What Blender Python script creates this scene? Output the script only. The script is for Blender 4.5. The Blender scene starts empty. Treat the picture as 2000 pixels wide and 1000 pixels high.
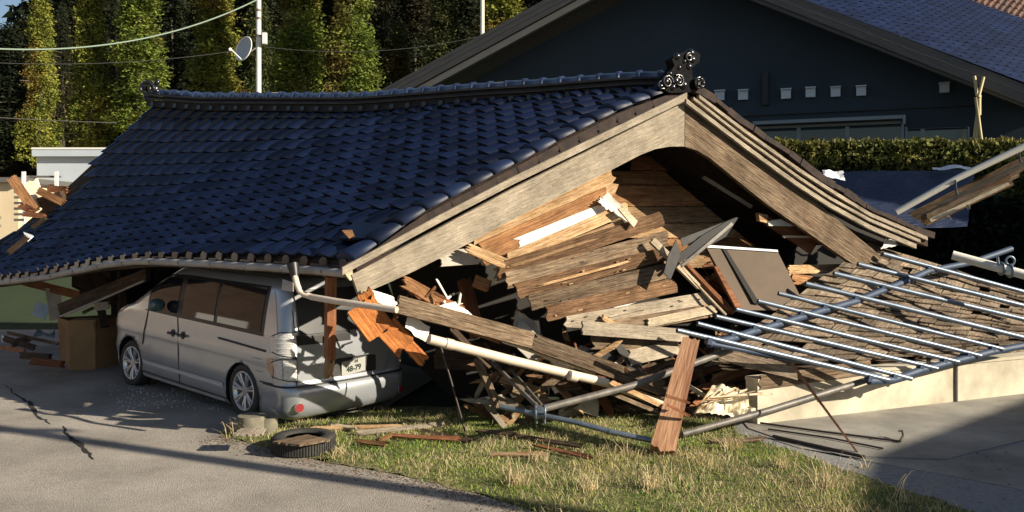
import bpy, bmesh, math, random
from mathutils import Vector, Matrix, noise
R = math.radians
rnd = random.Random(7)
S = bpy.context.scene
# ---------------------------------------------------------------- camera, sky, sun, exposure
F, HZ, CH = 1650.0, 438.0, 2.2
cam = bpy.data.objects.new('camera', bpy.data.cameras.new('camera'))
S.collection.objects.link(cam)
cam.location = (0, 0, CH); cam.rotation_euler = (R(90), 0, 0)
cam.data.sensor_width = 36; cam.data.lens = F / 2000 * 36; cam.data.shift_y = -(500 - HZ) / 2000
cam.data.clip_end = 900
S.camera = cam
SUN_EL = 24.0
SUN_H = Vector((.91, -.41, 0)).normalized()
sun_dir = Vector((SUN_H.x * math.cos(R(SUN_EL)), SUN_H.y * math.cos(R(SUN_EL)), math.sin(R(SUN_EL))))
w = bpy.data.worlds.new('World'); S.world = w; w.use_nodes = True
sky = w.node_tree.nodes.new('ShaderNodeTexSky'); sky.sky_type = 'NISHITA'; sky.sun_disc = False
sky.sun_elevation = R(SUN_EL); sky.sun_rotation = math.atan2(SUN_H.x, SUN_H.y)
bg = w.node_tree.nodes['Background']; bg.inputs[1].default_value = 0.055
w.node_tree.links.new(sky.outputs[0], bg.inputs[0])
sl = bpy.data.lights.new('sun', 'SUN'); sl.energy = 5.0; sl.angle = R(.5); sl.color = (1, .89, .71)
so = bpy.data.objects.new('sun', sl); S.collection.objects.link(so)
so.rotation_euler = sun_dir.to_track_quat('Z', 'Y').to_euler(); so.location = (20, -9, 20)
S.view_settings.view_transform = 'Standard'; S.view_settings.look = 'None'
S.view_settings.gamma = 1; S.view_settings.exposure = 0.85

# ---------------------------------------------------------------- geometry of the place
def P(px, py, Y): return Vector(((px - 1000) / F * Y, Y, CH - (py - HZ) / F * Y))
def gY(px, d=0): return (8.08 + d) / (.886 - .464 * (px - 1000) / F)
def G(px, py, d=0): return P(px, py, gY(px, d))            # plane of the collapsed gable
def GR(px, py, z=0.0): return P(px, py, (CH - z) * F / (py - HZ))
def W(px, py, d=0): return P(px, py, (20.84 + d) / (.93 + .37 * (px - 1000) / F))   # plane of the neighbour's gable wall
UP = Vector((0, 0, 1)); CAMP = Vector((0, 0, CH))

# ---------------------------------------------------------------- materials
def mat(name, col=(.5, .5, .5), rough=.6, metal=0.0, col2=None, scale=5.0, stretch=(1, 1, 1), bump=0.0, bscale=None, coat=0.0,
        detail=6.0, lo=.35, hi=.65, spec=.5, tone=0.0, col3=None, trans=0.0, bdist=.01, transl=0.0, w3=.08, macro=None):
    m = bpy.data.materials.new(name); m.use_nodes = True
    nt = m.node_tree; n = nt.nodes; L = nt.links
    b = n['Principled BSDF']
    b.inputs['Roughness'].default_value = rough; b.inputs['Metallic'].default_value = metal
    b.inputs['Specular IOR Level'].default_value = spec; b.inputs['Coat Weight'].default_value = coat
    b.inputs['Coat Roughness'].default_value = .08
    b.inputs['Transmission Weight'].default_value = trans
    b.inputs['Base Color'].default_value = (*col, 1)
    tc = n.new('ShaderNodeTexCoord'); mp = n.new('ShaderNodeMapping'); mp.inputs['Scale'].default_value = stretch
    L.new(tc.outputs['Object'], mp.inputs['Vector'])
    # every object samples its own piece of the texture
    oi = n.new('ShaderNodeObjectInfo'); cb = n.new('ShaderNodeMath'); cb.operation = 'MULTIPLY'; cb.inputs[1].default_value = 37.0
    L.new(oi.outputs['Random'], cb.inputs[0]); ad = n.new('ShaderNodeVectorMath'); ad.operation = 'ADD'
    L.new(mp.outputs[0], ad.inputs[0]); L.new(cb.outputs[0], ad.inputs[1])
    src = None
    if col2:
        t = n.new('ShaderNodeTexNoise'); t.inputs['Scale'].default_value = scale; t.inputs['Detail'].default_value = detail
        t.inputs['Roughness'].default_value = .65
        L.new(ad.outputs[0], t.inputs['Vector'])
        r = n.new('ShaderNodeValToRGB'); r.color_ramp.elements[0].position = lo; r.color_ramp.elements[1].position = hi
        r.color_ramp.elements[0].color = (*col, 1); r.color_ramp.elements[1].color = (*col2, 1)
        L.new(t.outputs['Fac'], r.inputs[0]); src = r.outputs[0]
        if col3:
            t2 = n.new('ShaderNodeTexNoise'); t2.inputs['Scale'].default_value = scale * .37; t2.inputs['Detail'].default_value = 3
            L.new(ad.outputs[0], t2.inputs['Vector'])
            r2 = n.new('ShaderNodeValToRGB'); r2.color_ramp.elements[0].position = .52; r2.color_ramp.elements[1].position = .52 + w3
            L.new(t2.outputs['Fac'], r2.inputs[0])
            mx = n.new('ShaderNodeMixRGB'); mx.inputs[2].default_value = (*col3, 1)
            L.new(r2.outputs[0], mx.inputs[0]); L.new(src, mx.inputs[1]); src = mx.outputs[0]
    if tone:
        at = n.new('ShaderNodeAttribute'); at.attribute_name = 'tone'
        mr = n.new('ShaderNodeMapRange'); mr.inputs[3].default_value = 1 - tone; mr.inputs[4].default_value = 1 + tone
        L.new(at.outputs['Fac'], mr.inputs[0])
        mm = n.new('ShaderNodeMixRGB'); mm.blend_type = 'MULTIPLY'; mm.inputs[0].default_value = 1
        if src: L.new(src, mm.inputs[1])
        else: mm.inputs[1].default_value = (*col, 1)
        L.new(mr.outputs[0], mm.inputs[2]); src = mm.outputs[0]
    if macro:
        t = n.new('ShaderNodeTexNoise'); t.inputs['Scale'].default_value = macro[0]; t.inputs['Detail'].default_value = 4; t.inputs['Roughness'].default_value = .6
        L.new(tc.outputs['Object'], t.inputs['Vector'])
        mr = n.new('ShaderNodeMapRange'); mr.inputs[1].default_value = .35; mr.inputs[2].default_value = .65; mr.inputs[3].default_value = 1 - macro[1]; mr.inputs[4].default_value = 1 + macro[1] * .5
        L.new(t.outputs['Fac'], mr.inputs[0]); mm = n.new('ShaderNodeMixRGB'); mm.blend_type = 'MULTIPLY'; mm.inputs[0].default_value = 1
        L.new(src, mm.inputs[1]); L.new(mr.outputs[0], mm.inputs[2]); src = mm.outputs[0]
    if src: L.new(src, b.inputs['Base Color'])
    if bump:
        t = n.new('ShaderNodeTexNoise'); t.inputs['Scale'].default_value = bscale or scale * 2; t.inputs['Detail'].default_value = 5
        L.new(ad.outputs[0], t.inputs['Vector'])
        bp = n.new('ShaderNodeBump'); bp.inputs['Strength'].default_value = bump; bp.inputs['Distance'].default_value = bdist
        L.new(t.outputs['Fac'], bp.inputs['Height']); L.new(bp.outputs[0], b.inputs['Normal'])
    if transl:
        tr = n.new('ShaderNodeBsdfTranslucent'); ms = n.new('ShaderNodeMixShader'); ms.inputs[0].default_value = transl
        if src: L.new(src, tr.inputs[0])
        else: tr.inputs[0].default_value = (*col, 1)
        L.new(b.outputs[0], ms.inputs[1]); L.new(tr.outputs[0], ms.inputs[2])
        L.new(ms.outputs[0], n['Material Output'].inputs['Surface'])
    return m
GRAIN = (1.1, 17.0, 17.0)
M = {}
def wood(name, a, b, c=None, rough=.8): M[name] = mat(name, a, rough, col2=b, scale=3.4, stretch=GRAIN, bump=1.0, bscale=8, detail=12, lo=.36, hi=.63, col3=c, tone=.38, spec=.2, w3=.3, bdist=.02, macro=(2.2, .34))
wood('weathered_wood', (.075, .048, .029), (.28, .205, .135), (.16, .10, .06))
wood('brown_board', (.10, .05, .024), (.34, .20, .11), (.20, .11, .055))
wood('pale_weathered_wood', (.29, .24, .175), (.44, .375, .29), (.33, .275, .21))
wood('dark_wood', (.045, .03, .02), (.12, .08, .055))
wood('orange_wood', (.22, .095, .04), (.45, .24, .11), (.16, .065, .03))
wood('honey_wood', (.34, .19, .085), (.62, .43, .25), (.28, .15, .065))
wood('red_brown_wood', (.20, .075, .035), (.34, .15, .075), (.14, .055, .03))
wood('rusty_wood', (.28, .085, .022), (.50, .19, .055), (.14, .04, .015))
wood('pale_wood', (.66, .53, .36), (.80, .68, .50))
wood('shingle_wood', (.10, .075, .055), (.33, .26, .19), (.20, .13, .08))
M['plaster'] = mat('plaster', (.80, .77, .70), .9, col2=(.68, .63, .54), scale=4, bump=.5, bscale=14)
M['grey_plaster'] = mat('grey_plaster', (.30, .27, .23), .9, col2=(.46, .42, .36), scale=5, bump=.8, bscale=14)
M['tile'] = mat('navy_glazed_tile', (.002, .004, .015), .24, col2=(.004, .008, .026), scale=2.2, coat=.2, tone=.5, spec=.30, bump=.15, bscale=30)
M['tile_end'] = mat('dark_glazed_tile', (.016, .018, .030), .3, col2=(.032, .030, .032), scale=6, coat=.2, tone=.3)
M['ridge_tile'] = mat('ridge_cap_glaze', (.010, .016, .045), .22, col2=(.02, .03, .07), scale=3, coat=1, tone=.3)
M['ridge_lip_dark'] = mat('ridge_mortar_lip_shade', (.010, .009, .010), .8, col2=(.022, .019, .018), scale=6)
M['verge_tile'] = mat('verge_tile_glaze', (.004, .009, .030), .5, col2=(.010, .020, .055), scale=3, coat=.0, tone=.4, spec=.3)
M['flap'] = mat('verge_flap_clay', (.018, .014, .014), .75, col2=(.045, .028, .022), scale=9, spec=.2)
M['ornament_body'] = mat('ridge_ornament_clay', (.006, .006, .007), .8, col2=(.014, .013, .013), spec=.05, scale=12, bump=.5)
M['ornament'] = mat('ridge_ornament_glaze', (.008, .008, .010), .25, coat=.5, bump=.3, bscale=20)
M['gutter'] = mat('gutter_grey', (.25, .23, .21), .5, col2=(.36, .33, .30), scale=5)
M['galv'] = mat('galvanised_steel', (.13, .17, .225), .42, metal=.6, col2=(.22, .26, .32), scale=7, bump=.1, bscale=30)
M['blue_steel'] = mat('blue_grey_steel', (.022, .042, .085), .6, col2=(.035, .06, .11), scale=6)
M['dull_steel'] = mat('dull_steel', (.10, .095, .085), .55, metal=.3, col2=(.20, .18, .16), scale=7)
M['cream_pvc'] = mat('cream_plastic_pipe', (.66, .56, .45), .45, col2=(.56, .46, .36), scale=5)
M['rust'] = mat('rusty_iron', (.16, .065, .03), .85, col2=(.32, .14, .06), scale=14, bump=.5)
M['dark_metal'] = mat('dark_metal_flashing', (.018, .018, .02), .5, col2=(.045, .042, .038), scale=8)
M['door'] = mat('bronze_door_panel', (.085, .06, .04), .6, col2=(.12, .085, .058), scale=1.5, spec=.15)
M['paint'] = mat('silver_car_paint', (.40, .42, .45), .30, metal=.5, coat=.9, col2=(.43, .45, .48), scale=3, bump=.02, bscale=400)
M['glass'] = mat('tinted_glass', (.012, .012, .014), .03, spec=.5)
M['black_trim'] = mat('black_trim', (.012, .012, .013), .45)
M['black_void'] = mat('void_shade_black', (.02, .018, .016), .9)  # near-black standing in for unlit depth; plain black on the door stripe
M['lamp_clear'] = mat('clear_tail_lamp', (.72, .71, .68), .12, metal=.3, coat=1, col2=(.42, .40, .38), scale=30, stretch=(1, 1, 3), bump=.6, bscale=40)
M['lamp_amber'] = mat('amber_lamp', (.45, .27, .16), .2, coat=1, bump=.4, bscale=60)
M['red_lens'] = mat('red_reflector', (.28, .035, .04), .15, coat=1, bump=.5, bscale=60)
M['rubber'] = mat('tyre_rubber', (.022, .021, .02), .8, col2=(.045, .042, .038), scale=20)
M['rim'] = mat('alloy_rim', (.56, .57, .58), .3, metal=.8)
M['plate'] = mat('number_plate_shade_white', (.36, .36, .33), .5)  # white dulled so the colour carries the shade on the plate
M['chrome'] = mat('bright_strip', (.75, .75, .74), .25, metal=.3, coat=.5)
M['ink'] = mat('plate_ink', (.015, .03, .02), .6)
M['card'] = mat('cardboard', (.26, .155, .07), .9, col2=(.33, .205, .10), scale=3, bump=.2)
M['brown_tape'] = mat('brown_tape', (.07, .035, .015), .5)
M['blue_sheet'] = mat('blue_plastic_sheet', (.22, .34, .48), .4, col2=(.40, .50, .60), scale=4, bump=.5)
M['navy_sheet'] = mat('navy_tarpaulin', (.010, .018, .050), .45, col2=(.02, .03, .07), scale=2, stretch=(1, 7, 1), bump=.6, bscale=4, bdist=.05)
M['white_sheet'] = mat('white_plastic', (.75, .76, .78), .5, col2=(.6, .62, .66), scale=5)
M['asphalt'] = mat('asphalt', (.22, .195, .17), .93, col2=(.47, .42, .36), macro=(.9, .28), scale=60, bump=.8, bscale=90, lo=.3, hi=.7, bdist=.02, col3=(.26, .24, .215), w3=.3)
M['crack'] = mat('road_crack', (.012, .011, .01), 1)
M['concrete'] = mat('concrete_slab', (.22, .21, .185), .93, col2=(.31, .29, .25), macro=(.7, .35), scale=2.2, bump=.35, bscale=60)
M['yard'] = mat('grey_yard', (.17, .17, .17), .93, col2=(.25, .25, .25), scale=25, bump=.5, bscale=70)
M['cream_concrete'] = mat('cream_concrete_wall', (.50, .44, .33), .9, col2=(.60, .54, .42), scale=2.4, bump=.25, bscale=50, col3=(.44, .38, .27), w3=.25, macro=(1.6, .3))
M['soil'] = mat('grassy_soil', (.06, .075, .018), .95, col2=(.20, .17, .075), macro=(1.3, .5), scale=6, bump=1, bscale=25, bdist=.03)
M['bank'] = mat('shade_toned_bank', (.012, .024, .008), .95, col2=(.02, .034, .012), scale=1.2, bump=.6, bscale=12)  # green darkened so the colour itself carries the bank's shade
M['hill'] = mat('forest_floor', (.018, .02, .010), .95, col2=(.035, .033, .018), scale=1.0, bump=.5)
M['beige_field'] = mat('dry_field', (.60, .48, .31), .95, col2=(.70, .58, .40), scale=.8)
M['grass'] = mat('grass_blade', (.13, .21, .03), .7, col2=(.34, .43, .07), scale=1.4, transl=.3, tone=.5, col3=(.50, .42, .18), w3=.12)
M['straw'] = mat('dry_straw', (.50, .40, .22), .8, col2=(.66, .55, .33), scale=3, transl=.3, tone=.3)
M['green_leaf'] = mat('green_weed', (.05, .12, .02), .6, col2=(.10, .20, .035), scale=3, transl=.3, tone=.4)
def leafmat(name, a, b, c): M[name] = mat(name, a, .75, col2=b, scale=.9, detail=3, col3=c, w3=.12, tone=.55, transl=.25, spec=.2)
leafmat('cedar_gold', (.11, .14, .022), (.24, .24, .045), (.22, .15, .035))
leafmat('cedar_green', (.08, .125, .02), (.19, .22, .04), (.17, .13, .035))
leafmat('forest_shade_dark', (.010, .017, .008), (.024, .032, .014), (.03, .026, .012))  # leaf colour darkened to paint the shade of the back ranks
leafmat('hedge_leaf', (.08, .10, .025), (.19, .17, .045), (.24, .17, .06))
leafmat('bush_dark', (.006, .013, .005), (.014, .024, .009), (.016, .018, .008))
leafmat('mid_green', (.035, .05, .015), (.08, .085, .028), (.09, .07, .025))
M['bark'] = mat('bark', (.10, .075, .05), .9, col2=(.20, .16, .12), scale=4, stretch=(6, 6, 1), bump=.8)
M['slate_wall'] = mat('dark_slate_wall', (.024, .038, .054), .85, col2=(.032, .048, .066), scale=.5, bump=.1, bscale=40)
M['dark_fascia'] = mat('grey_fascia', (.085, .08, .078), .8, col2=(.125, .12, .11), scale=2, stretch=GRAIN)
M['lit_fascia'] = mat('fascia_lit_edge', (.20, .19, .16), .8, col2=(.27, .25, .22), scale=2, stretch=GRAIN)  # fascia colour paled to paint its lit lower edge
M['tile_blue'] = mat('blue_tile', (.004, .011, .040), .65, col2=(.007, .017, .055), scale=2, spec=.15, coat=.0, tone=.3)
M['tile_red'] = mat('red_brown_tile', (.045, .016, .008), .7, col2=(.08, .03, .014), scale=3, tone=.5)
M['alu'] = mat('aluminium_frame', (.22, .25, .27), .45, metal=.3)
M['win_dark'] = mat('dark_window', (.02, .035, .04), .06, spec=.8)
M['win_teal'] = mat('teal_window', (.05, .10, .10), .15, spec=.8)
M['vent'] = mat('white_vent_cap', (.55, .60, .66), .5)
M['shed'] = mat('pale_blue_shed', (.42, .48, .54), .6, col2=(.48, .54, .60), scale=1, bump=.1)
M['pole'] = mat('pale_concrete_pole', (.66, .62, .54), .8, col2=(.74, .70, .62), scale=2)
M['cable_green'] = mat('pale_green_cable', (.18, .24, .19), .7)
M['cable_grey'] = mat('grey_cable', (.06, .06, .06), .7)
M['bamboo'] = mat('bamboo', (.55, .45, .24), .55, col2=(.44, .34, .16), scale=4, stretch=(1, 1, 6))
M['dish'] = mat('grey_dish', (.38, .42, .46), .5)
M['white_paint'] = mat('white_paint', (.78, .77, .74), .5)
M['house_wall'] = mat('tan_house_wall', (.15, .095, .065), .9, col2=(.10, .065, .045), scale=2)
M['steel_wire'] = mat('dark_wire', (.05, .035, .03), .6)
M['stone'] = mat('mossy_stone', (.13, .12, .085), .9, col2=(.22, .20, .15), scale=7, bump=.8)

# ---------------------------------------------------------------- builders
MW = {}
def frame(o, x, n):
    x = x.normalized(); n = (n - n.dot(x) * x).normalized(); y = n.cross(x)
    m = Matrix((x, y, n)).transposed().to_4x4(); m.translation = o; return m
def flat(o): return Matrix.Translation(o)
class MB:
    def __init__(s): s.v = []; s.f = []; s.mi = []; s.sm = []; s.t = []
    def quad(s, a, b, c, d, mi=0, sm=False, t=.5):
        k = len(s.v); s.v += [a, b, c, d]; s.f.append((k, k + 1, k + 2, k + 3)); s.mi.append(mi); s.sm.append(sm); s.t.append(t)
    def poly(s, pts, mi=0, sm=False, t=.5):
        k = len(s.v); s.v += pts; s.f.append(tuple(range(k, k + len(pts)))); s.mi.append(mi); s.sm.append(sm); s.t.append(t)
    def grid(s, rows, mi=0, sm=True, t=.5, closed=False):
        k = len(s.v); nc = len(rows[0])
        for r in rows: s.v += r
        for i in range(len(rows) - 1):
            for j in range(nc if closed else nc - 1):
                j2 = (j + 1) % nc
                s.f.append((k + i * nc + j, k + i * nc + j2, k + (i + 1) * nc + j2, k + (i + 1) * nc + j))
                s.mi.append(mi); s.sm.append(sm); s.t.append(t)
    def box(s, m, sx, sy, sz, mi=0, t=.5, c=(0, 0, 0)):
        p = [m @ Vector((c[0] + a * sx / 2, c[1] + b * sy / 2, c[2] + d * sz / 2)) for a in (-1, 1) for b in (-1, 1) for d in (-1, 1)]
        for q in ((0, 1, 3, 2), (4, 6, 7, 5), (0, 4, 5, 1), (2, 3, 7, 6), (0, 2, 6, 4), (1, 5, 7, 3)): s.poly([p[i] for i in q], mi, t=t)
    def tube(s, pts, r, n=10, mi=0, cap=True, t=.5, r2=None):
        rows = []; px = None
        for i, p in enumerate(pts):
            d = (pts[min(i + 1, len(pts) - 1)] - pts[max(i - 1, 0)]).normalized()
            if px is None: px = d.orthogonal().normalized()
            px = (px - px.dot(d) * d).normalized(); py = d.cross(px)
            rr = r if r2 is None else r + (r2 - r) * i / (len(pts) - 1)
            rows.append([p + rr * (math.cos(a) * px + math.sin(a) * py) for a in [2 * math.pi * q / n for q in range(n)]])
        s.grid(rows, mi, True, t, closed=True)
        if cap: s.poly(list(reversed(rows[0])), mi, t=t); s.poly(list(rows[-1]), mi, t=t)
    def disc(s, c, n, r, k=16, mi=0, th=0.0):
        x = n.orthogonal().normalized(); y = n.cross(x)
        ring = [c + r * (math.cos(2 * math.pi * q / k) * x + math.sin(2 * math.pi * q / k) * y) for q in range(k)]
        s.poly([p + n * th for p in ring], mi)
        if th: s.grid([ring, [p + n * th for p in ring]], mi, False, closed=True)
    def extr(s, out, z0, z1, mi=0, t=.5, T=None):
        T = T or Matrix()
        a = [T @ Vector((x, y, z1)) for x, y in out]; b = [T @ Vector((x, y, z0)) for x, y in out]
        s.poly(a, mi, t=t); s.poly(list(reversed(b)), mi, t=t)
        n = len(out)
        for i in range(n): s.quad(b[i], b[(i + 1) % n], a[(i + 1) % n], a[i], mi, t=t)
def obj(name, mb, mats, parent=None, fr=None):
    """links the collected faces as ONE mesh object; its own axes are those of fr"""
    fr = fr or (MW[parent.name] if parent else Matrix())
    inv = fr.inverted(); me = bpy.data.meshes.new(name)
    me.from_pydata([tuple(inv @ v) for v in mb.v], [], mb.f)
    ms = mats if isinstance(mats, (list, tuple)) else [mats]
    for k in ms: me.materials.append(M[k])
    me.polygons.foreach_set('material_index', mb.mi); me.polygons.foreach_set('use_smooth', mb.sm)
    at = me.attributes.new('tone', 'FLOAT', 'FACE'); at.data.foreach_set('value', mb.t)
    me.update()
    o = bpy.data.objects.new(name, me); S.collection.objects.link(o)
    if parent:
        o.parent = parent; o.matrix_basis = MW[parent.name].inverted() @ fr
    else: o.matrix_basis = fr
    MW[o.name] = fr; return o
def tag(o, label=None, cat=None, group=None, kind=None):
    if label: o['label'] = label
    if cat: o['category'] = cat
    if group: o['group'] = group
    if kind: o['kind'] = kind
    return o
def empty(name, m, label=None, cat=None, group=None):
    o = bpy.data.objects.new(name, None); S.collection.objects.link(o)
    if isinstance(m, Vector): m = flat(m)
    o.matrix_basis = m; MW[o.name] = m; o.empty_display_size = .2
    return tag(o, label, cat, group)
def struct(name, mb, m, fr=None): return tag(obj(name, mb, m, None, fr), kind='structure')

def plank(name, a, b, w, th, m, parent=None, hint=None, jag=.04, warp=.01, roll=0.0, K=7, MM=6, seed=None, jag0=None, tap=1.0):
    """a board from a to b, with splintered ends, own axes along the grain"""
    q = random.Random(seed if seed is not None else hash((round(a.x, 3), round(b.x, 3), round(a.z, 3))) & 0xffff)
    x = b - a; L = x.length
    n = hint if hint is not None else (CAMP - (a + b) / 2)
    fr = frame((a + b) / 2, x, n)
    if roll: fr = fr @ Matrix.Rotation(R(roll), 4, 'X')
    mb = MB(); j0 = jag if jag0 is None else jag0
    e0 = [-L / 2 + q.uniform(0, j0) for _ in range(K + 1)]; e1 = [L / 2 - q.uniform(0, jag) for _ in range(K + 1)]
    tw = q.uniform(-1, 1) * warp; bw = q.uniform(-1, 1) * warp
    def z(u, v): return bw * (1 - (2 * u - 1) ** 2) + tw * (2 * u - 1) * (2 * v - 1)
    top, bot = [], []
    for i in range(MM + 1):
        u = i / MM; rt, rb = [], []
        for j in range(K + 1):
            v = j / K; xx = e0[j] + (e1[j] - e0[j]) * u; ww = w * (1 + (tap - 1) * u); yy = (v - .5) * ww
            zz = z(u, v); rt.append(fr @ Vector((xx, yy, zz + th / 2))); rb.append(fr @ Vector((xx, yy, zz - th / 2)))
        top.append(rt); bot.append(rb)
    t = q.random()
    mb.grid(top, 0, False, t); mb.grid([list(reversed(r)) for r in bot], 0, False, t)
    mb.grid([[r[0] for r in bot], [r[0] for r in top]], 0, False, t); mb.grid([[r[-1] for r in top], [r[-1] for r in bot]], 0, False, t)
    mb.grid([top[0], bot[0]], 0, False, t); mb.grid([bot[-1], top[-1]], 0, False, t)
    return obj(name, mb, m, parent, fr)
def slab(name, pts, th, m, parent=None, xdir=None, rag=0.0, seed=1, t=.5, nrm=None):
    """flat piece with the outline pts (3D), given thickness; rag roughens the outline"""
    q = random.Random(seed); c = sum(pts, Vector()) / len(pts)
    n = nrm or Vector((0, 0, 0))
    if nrm is None:
        for i in range(len(pts)): n += (pts[i] - c).cross(pts[(i + 1) % len(pts)] - c)
    if n.dot(CAMP - c) < 0: n = -n
    fr = frame(c, xdir or (pts[1] - pts[0]), n); inv = fr.inverted()
    out = [(inv @ p)[:2] for p in pts]
    if rag:
        o2 = []
        for i, a in enumerate(out):
            b = out[(i + 1) % len(out)]; k = max(1, int(math.dist(a, b) / (rag * 3)))
            dx, dy = b[0] - a[0], b[1] - a[1]; l = math.hypot(dx, dy) or 1
            for s in range(k):
                f = (s + (q.uniform(-.3, .3) if s else 0)) / k; r = q.uniform(-rag, rag) if s else 0
                o2.append((a[0] + dx * f - dy / l * r, a[1] + dy * f + dx / l * r))
        out = o2
    mb = MB(); area = sum(out[i][0] * out[(i + 1) % len(out)][1] - out[(i + 1) % len(out)][0] * out[i][1] for i in range(len(out)))
    if area < 0: out.reverse()
    mb.extr(out, -th, 0, 0, t, fr)
    return obj(name, mb, m, parent, fr)
def sheet(name, c, m, parent=None, n=14, amp=.03, rag=.04, seed=1, th=.004, freq=3.0):
    """crumpled sheet between four corners"""
    q = random.Random(seed); a, b, cc, d = c
    nr = (b - a).cross(d - a).normalized()
    if nr.dot(CAMP - a) < 0: nr = -nr
    rows = []
    for i in range(n + 1):
        r = []
        for j in range(n + 1):
            u, v = i / n, j / n
            p = a.lerp(b, u).lerp(d.lerp(cc, u), v)
            k = amp * noise.noise(p * freq + Vector((seed * 3.1, 0, 0))) * 2 + amp * .5 * noise.noise(p * freq * 3)
            if i in (0, n) or j in (0, n): p = p + (a.lerp(cc, .5) - p) * q.uniform(0, rag)
            r.append(p + nr * k)
        rows.append(r)
    mb = MB(); mb.grid(rows, 0, False, .5); mb.grid([[p - nr * th for p in reversed(r)] for r in rows], 0, False, .5)
    return obj(name, mb, m, parent, frame(sum(c, Vector()) / 4, b - a, nr))
def pipe(name, pts, r, m, parent=None, n=12, mi=0):
    mb = MB(); mb.tube(pts, r, n)
    return obj(name, mb, m, parent, frame(pts[0], pts[-1] - pts[0], UP if abs((pts[-1] - pts[0]).normalized().z) < .9 else Vector((1, 0, 0))))
def sag(a, b, s, n=20): return [a.lerp(b, i / n) - UP * s * 4 * (i / n) * (1 - i / n) for i in range(n + 1)]
def tiles(fn, nc, nr, wt, q, rise=.032, step=.028, nose=.02, hole=None, K=7, jit=.004, face_mi=0):
    """interlocking pantiles laid on the surface fn(u, v) -> point; u along the eave, v up the slope"""
    mb = MB()
    for r in range(nr):
        for c in range(nc):
            if hole and hole(c, r): continue
            u0, v0, v1 = c / nc, r / nr, (r + 1.12) / nr
            o = fn(u0 + .5 / nc, v0); nx = (fn(u0 + .9 / nc, v0) - fn(u0 + .1 / nc, v0)).normalized(); ny = (fn(u0 + .5 / nc, min(1, v0 + .5 / nr)) - o).normalized()
            nn = nx.cross(ny)
            if nn.z < 0: nn = -nn
            jz = q.uniform(-jit, jit); jt = q.uniform(-jit, jit); t = q.random()
            lo, hi, fl = [], [], []
            for s, hf, nf in (((0, 0, 0), (.08, .35, .5), (.2, .78, .9), (.34, 1, 1), (.47, .95, .8), (.54, .6, .3), (.60, .0, -.2), (.75, -.28, -.5), (.9, -.3, -.5), (1, -.1, -.3)) if K > 5 else ((0, 0, 0), (.3, 1, 1), (.55, .6, .3), (.7, -.3, -.5), (1, -.1, -.3))):
                h = rise * hf
                n_ = nose * nf
                st = step * (.3 + 1.0 * max(0, hf))
                a = fn(u0 + s * 1.02 / nc, v0) - ny * n_ + nn * (h + st + jz + jt * s)
                b = fn(u0 + s * 1.02 / nc, min(v1, 1)) + nn * (h * .95 + jz * .3)
                lo.append(a); hi.append(b); fl.append(a - nn * (st + .008) + ny * .03)
            rd = [a - nn * .010 + ny * .006 for a in lo]; up = [a + ny * .012 + nn * .002 for a in lo]
            if q.random() < .018: sl_ = ny * -q.uniform(.03, .08) + nn * .012; lo, hi, fl, rd, up = [[p + sl_ for p in z_] for z_ in (lo, hi, fl, rd, up)]
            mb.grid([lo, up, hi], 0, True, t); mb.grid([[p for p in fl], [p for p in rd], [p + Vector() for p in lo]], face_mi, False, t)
    return mb
# ================================================================ THE SETTING
def smooth(a, b, x): t = max(0, min(1, (x - a) / (b - a))); return t * t * (3 - 2 * t)
def hgt(x, y):
    s = smooth(-1, 3, x)
    left = 1.3 * smooth(17.5, 21.5, y) + 1.9 * smooth(21.5, 30, y)
    right = 1.8 * smooth(14.6, 16.2, y) + 1.4 * smooth(26, 36, y)
    z = left * (1 - s) + right * s
    crest = 26 - 14 * smooth(-31.5, -35, x)
    z += crest * smooth(50, 64, y)
    return z - .03
def terrain():
    mb = MB(); xs = [-400, -200, -110, -70] + [-50 + i * 2 for i in range(51)] + [70, 110, 200, 400]
    ys = [-400, -150, -60, -20, 0, 5, 10] + [13 + i * .8 for i in range(26)] + [35 + i * 2.5 for i in range(16)] + [100, 200, 400, 700]
    rows = [[Vector((x, y, hgt(x, y))) for x in xs] for y in ys]
    mb.grid(rows); me = mb
    for i in range(len(ys) - 1):
        for j in range(len(xs) - 1):
            k = i * (len(xs) - 1) + j; y = ys[i]; x = xs[j]
            me.mi[k] = 2 if y > 47 else (1 if y < 22 or x > 0 else 0)
            if 22 <= y <= 34 and x <= -15: me.mi[k] = 3
            elif y >= 34: me.mi[k] = 2
    return mb
struct('ground', terrain(), ['bank', 'bank', 'hill', 'beige_field'])
def sheet_ground(name, pts, z, m, rough=0):
    if rough:
        q = random.Random(6); o2 = []
        for i in range(len(pts)):
            a, b = pts[i], pts[(i + 1) % len(pts)]; k = max(1, int(math.dist(a, b) / .09))
            for s_ in range(k): f = s_ / k; o2.append((a[0] + (b[0] - a[0]) * f + q.gauss(0, rough), a[1] + (b[1] - a[1]) * f + q.gauss(0, rough)))
        pts = o2
    mb = MB(); mb.poly([Vector((x, y, z)) for x, y in pts]); return struct(name, mb, m)
g2 = lambda px, py: tuple(GR(px, py, 0)[:2])
sheet_ground('road', [(-60, -25), (7, -25), (7, 2.0), (2.6, 4.8), (.9, 5.9), g2(1045, 1000), g2(930, 965), g2(850, 945), g2(760, 925), g2(640, 905), g2(560, 885), g2(470, 862), g2(430, 852),
                      (-1.5, 10.2), (-1.0, 12.5), (-4, 15.5), (-7.5, 17.6), (-60, 17.6)], .004, 'asphalt')
sheet_ground('grass_verge', [(.7, 5.6), g2(1045, 1000), g2(930, 965), g2(850, 945), g2(760, 925), g2(640, 905), g2(560, 885), g2(470, 862), g2(425, 848), (-1.5, 10.2), (2.5, 9.9), g2(1440, 850), g2(1560, 885),
                             g2(1640, 918), g2(1760, 955), g2(1900, 1000), (4.1, 5.4)], .008, 'soil', .022)
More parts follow.
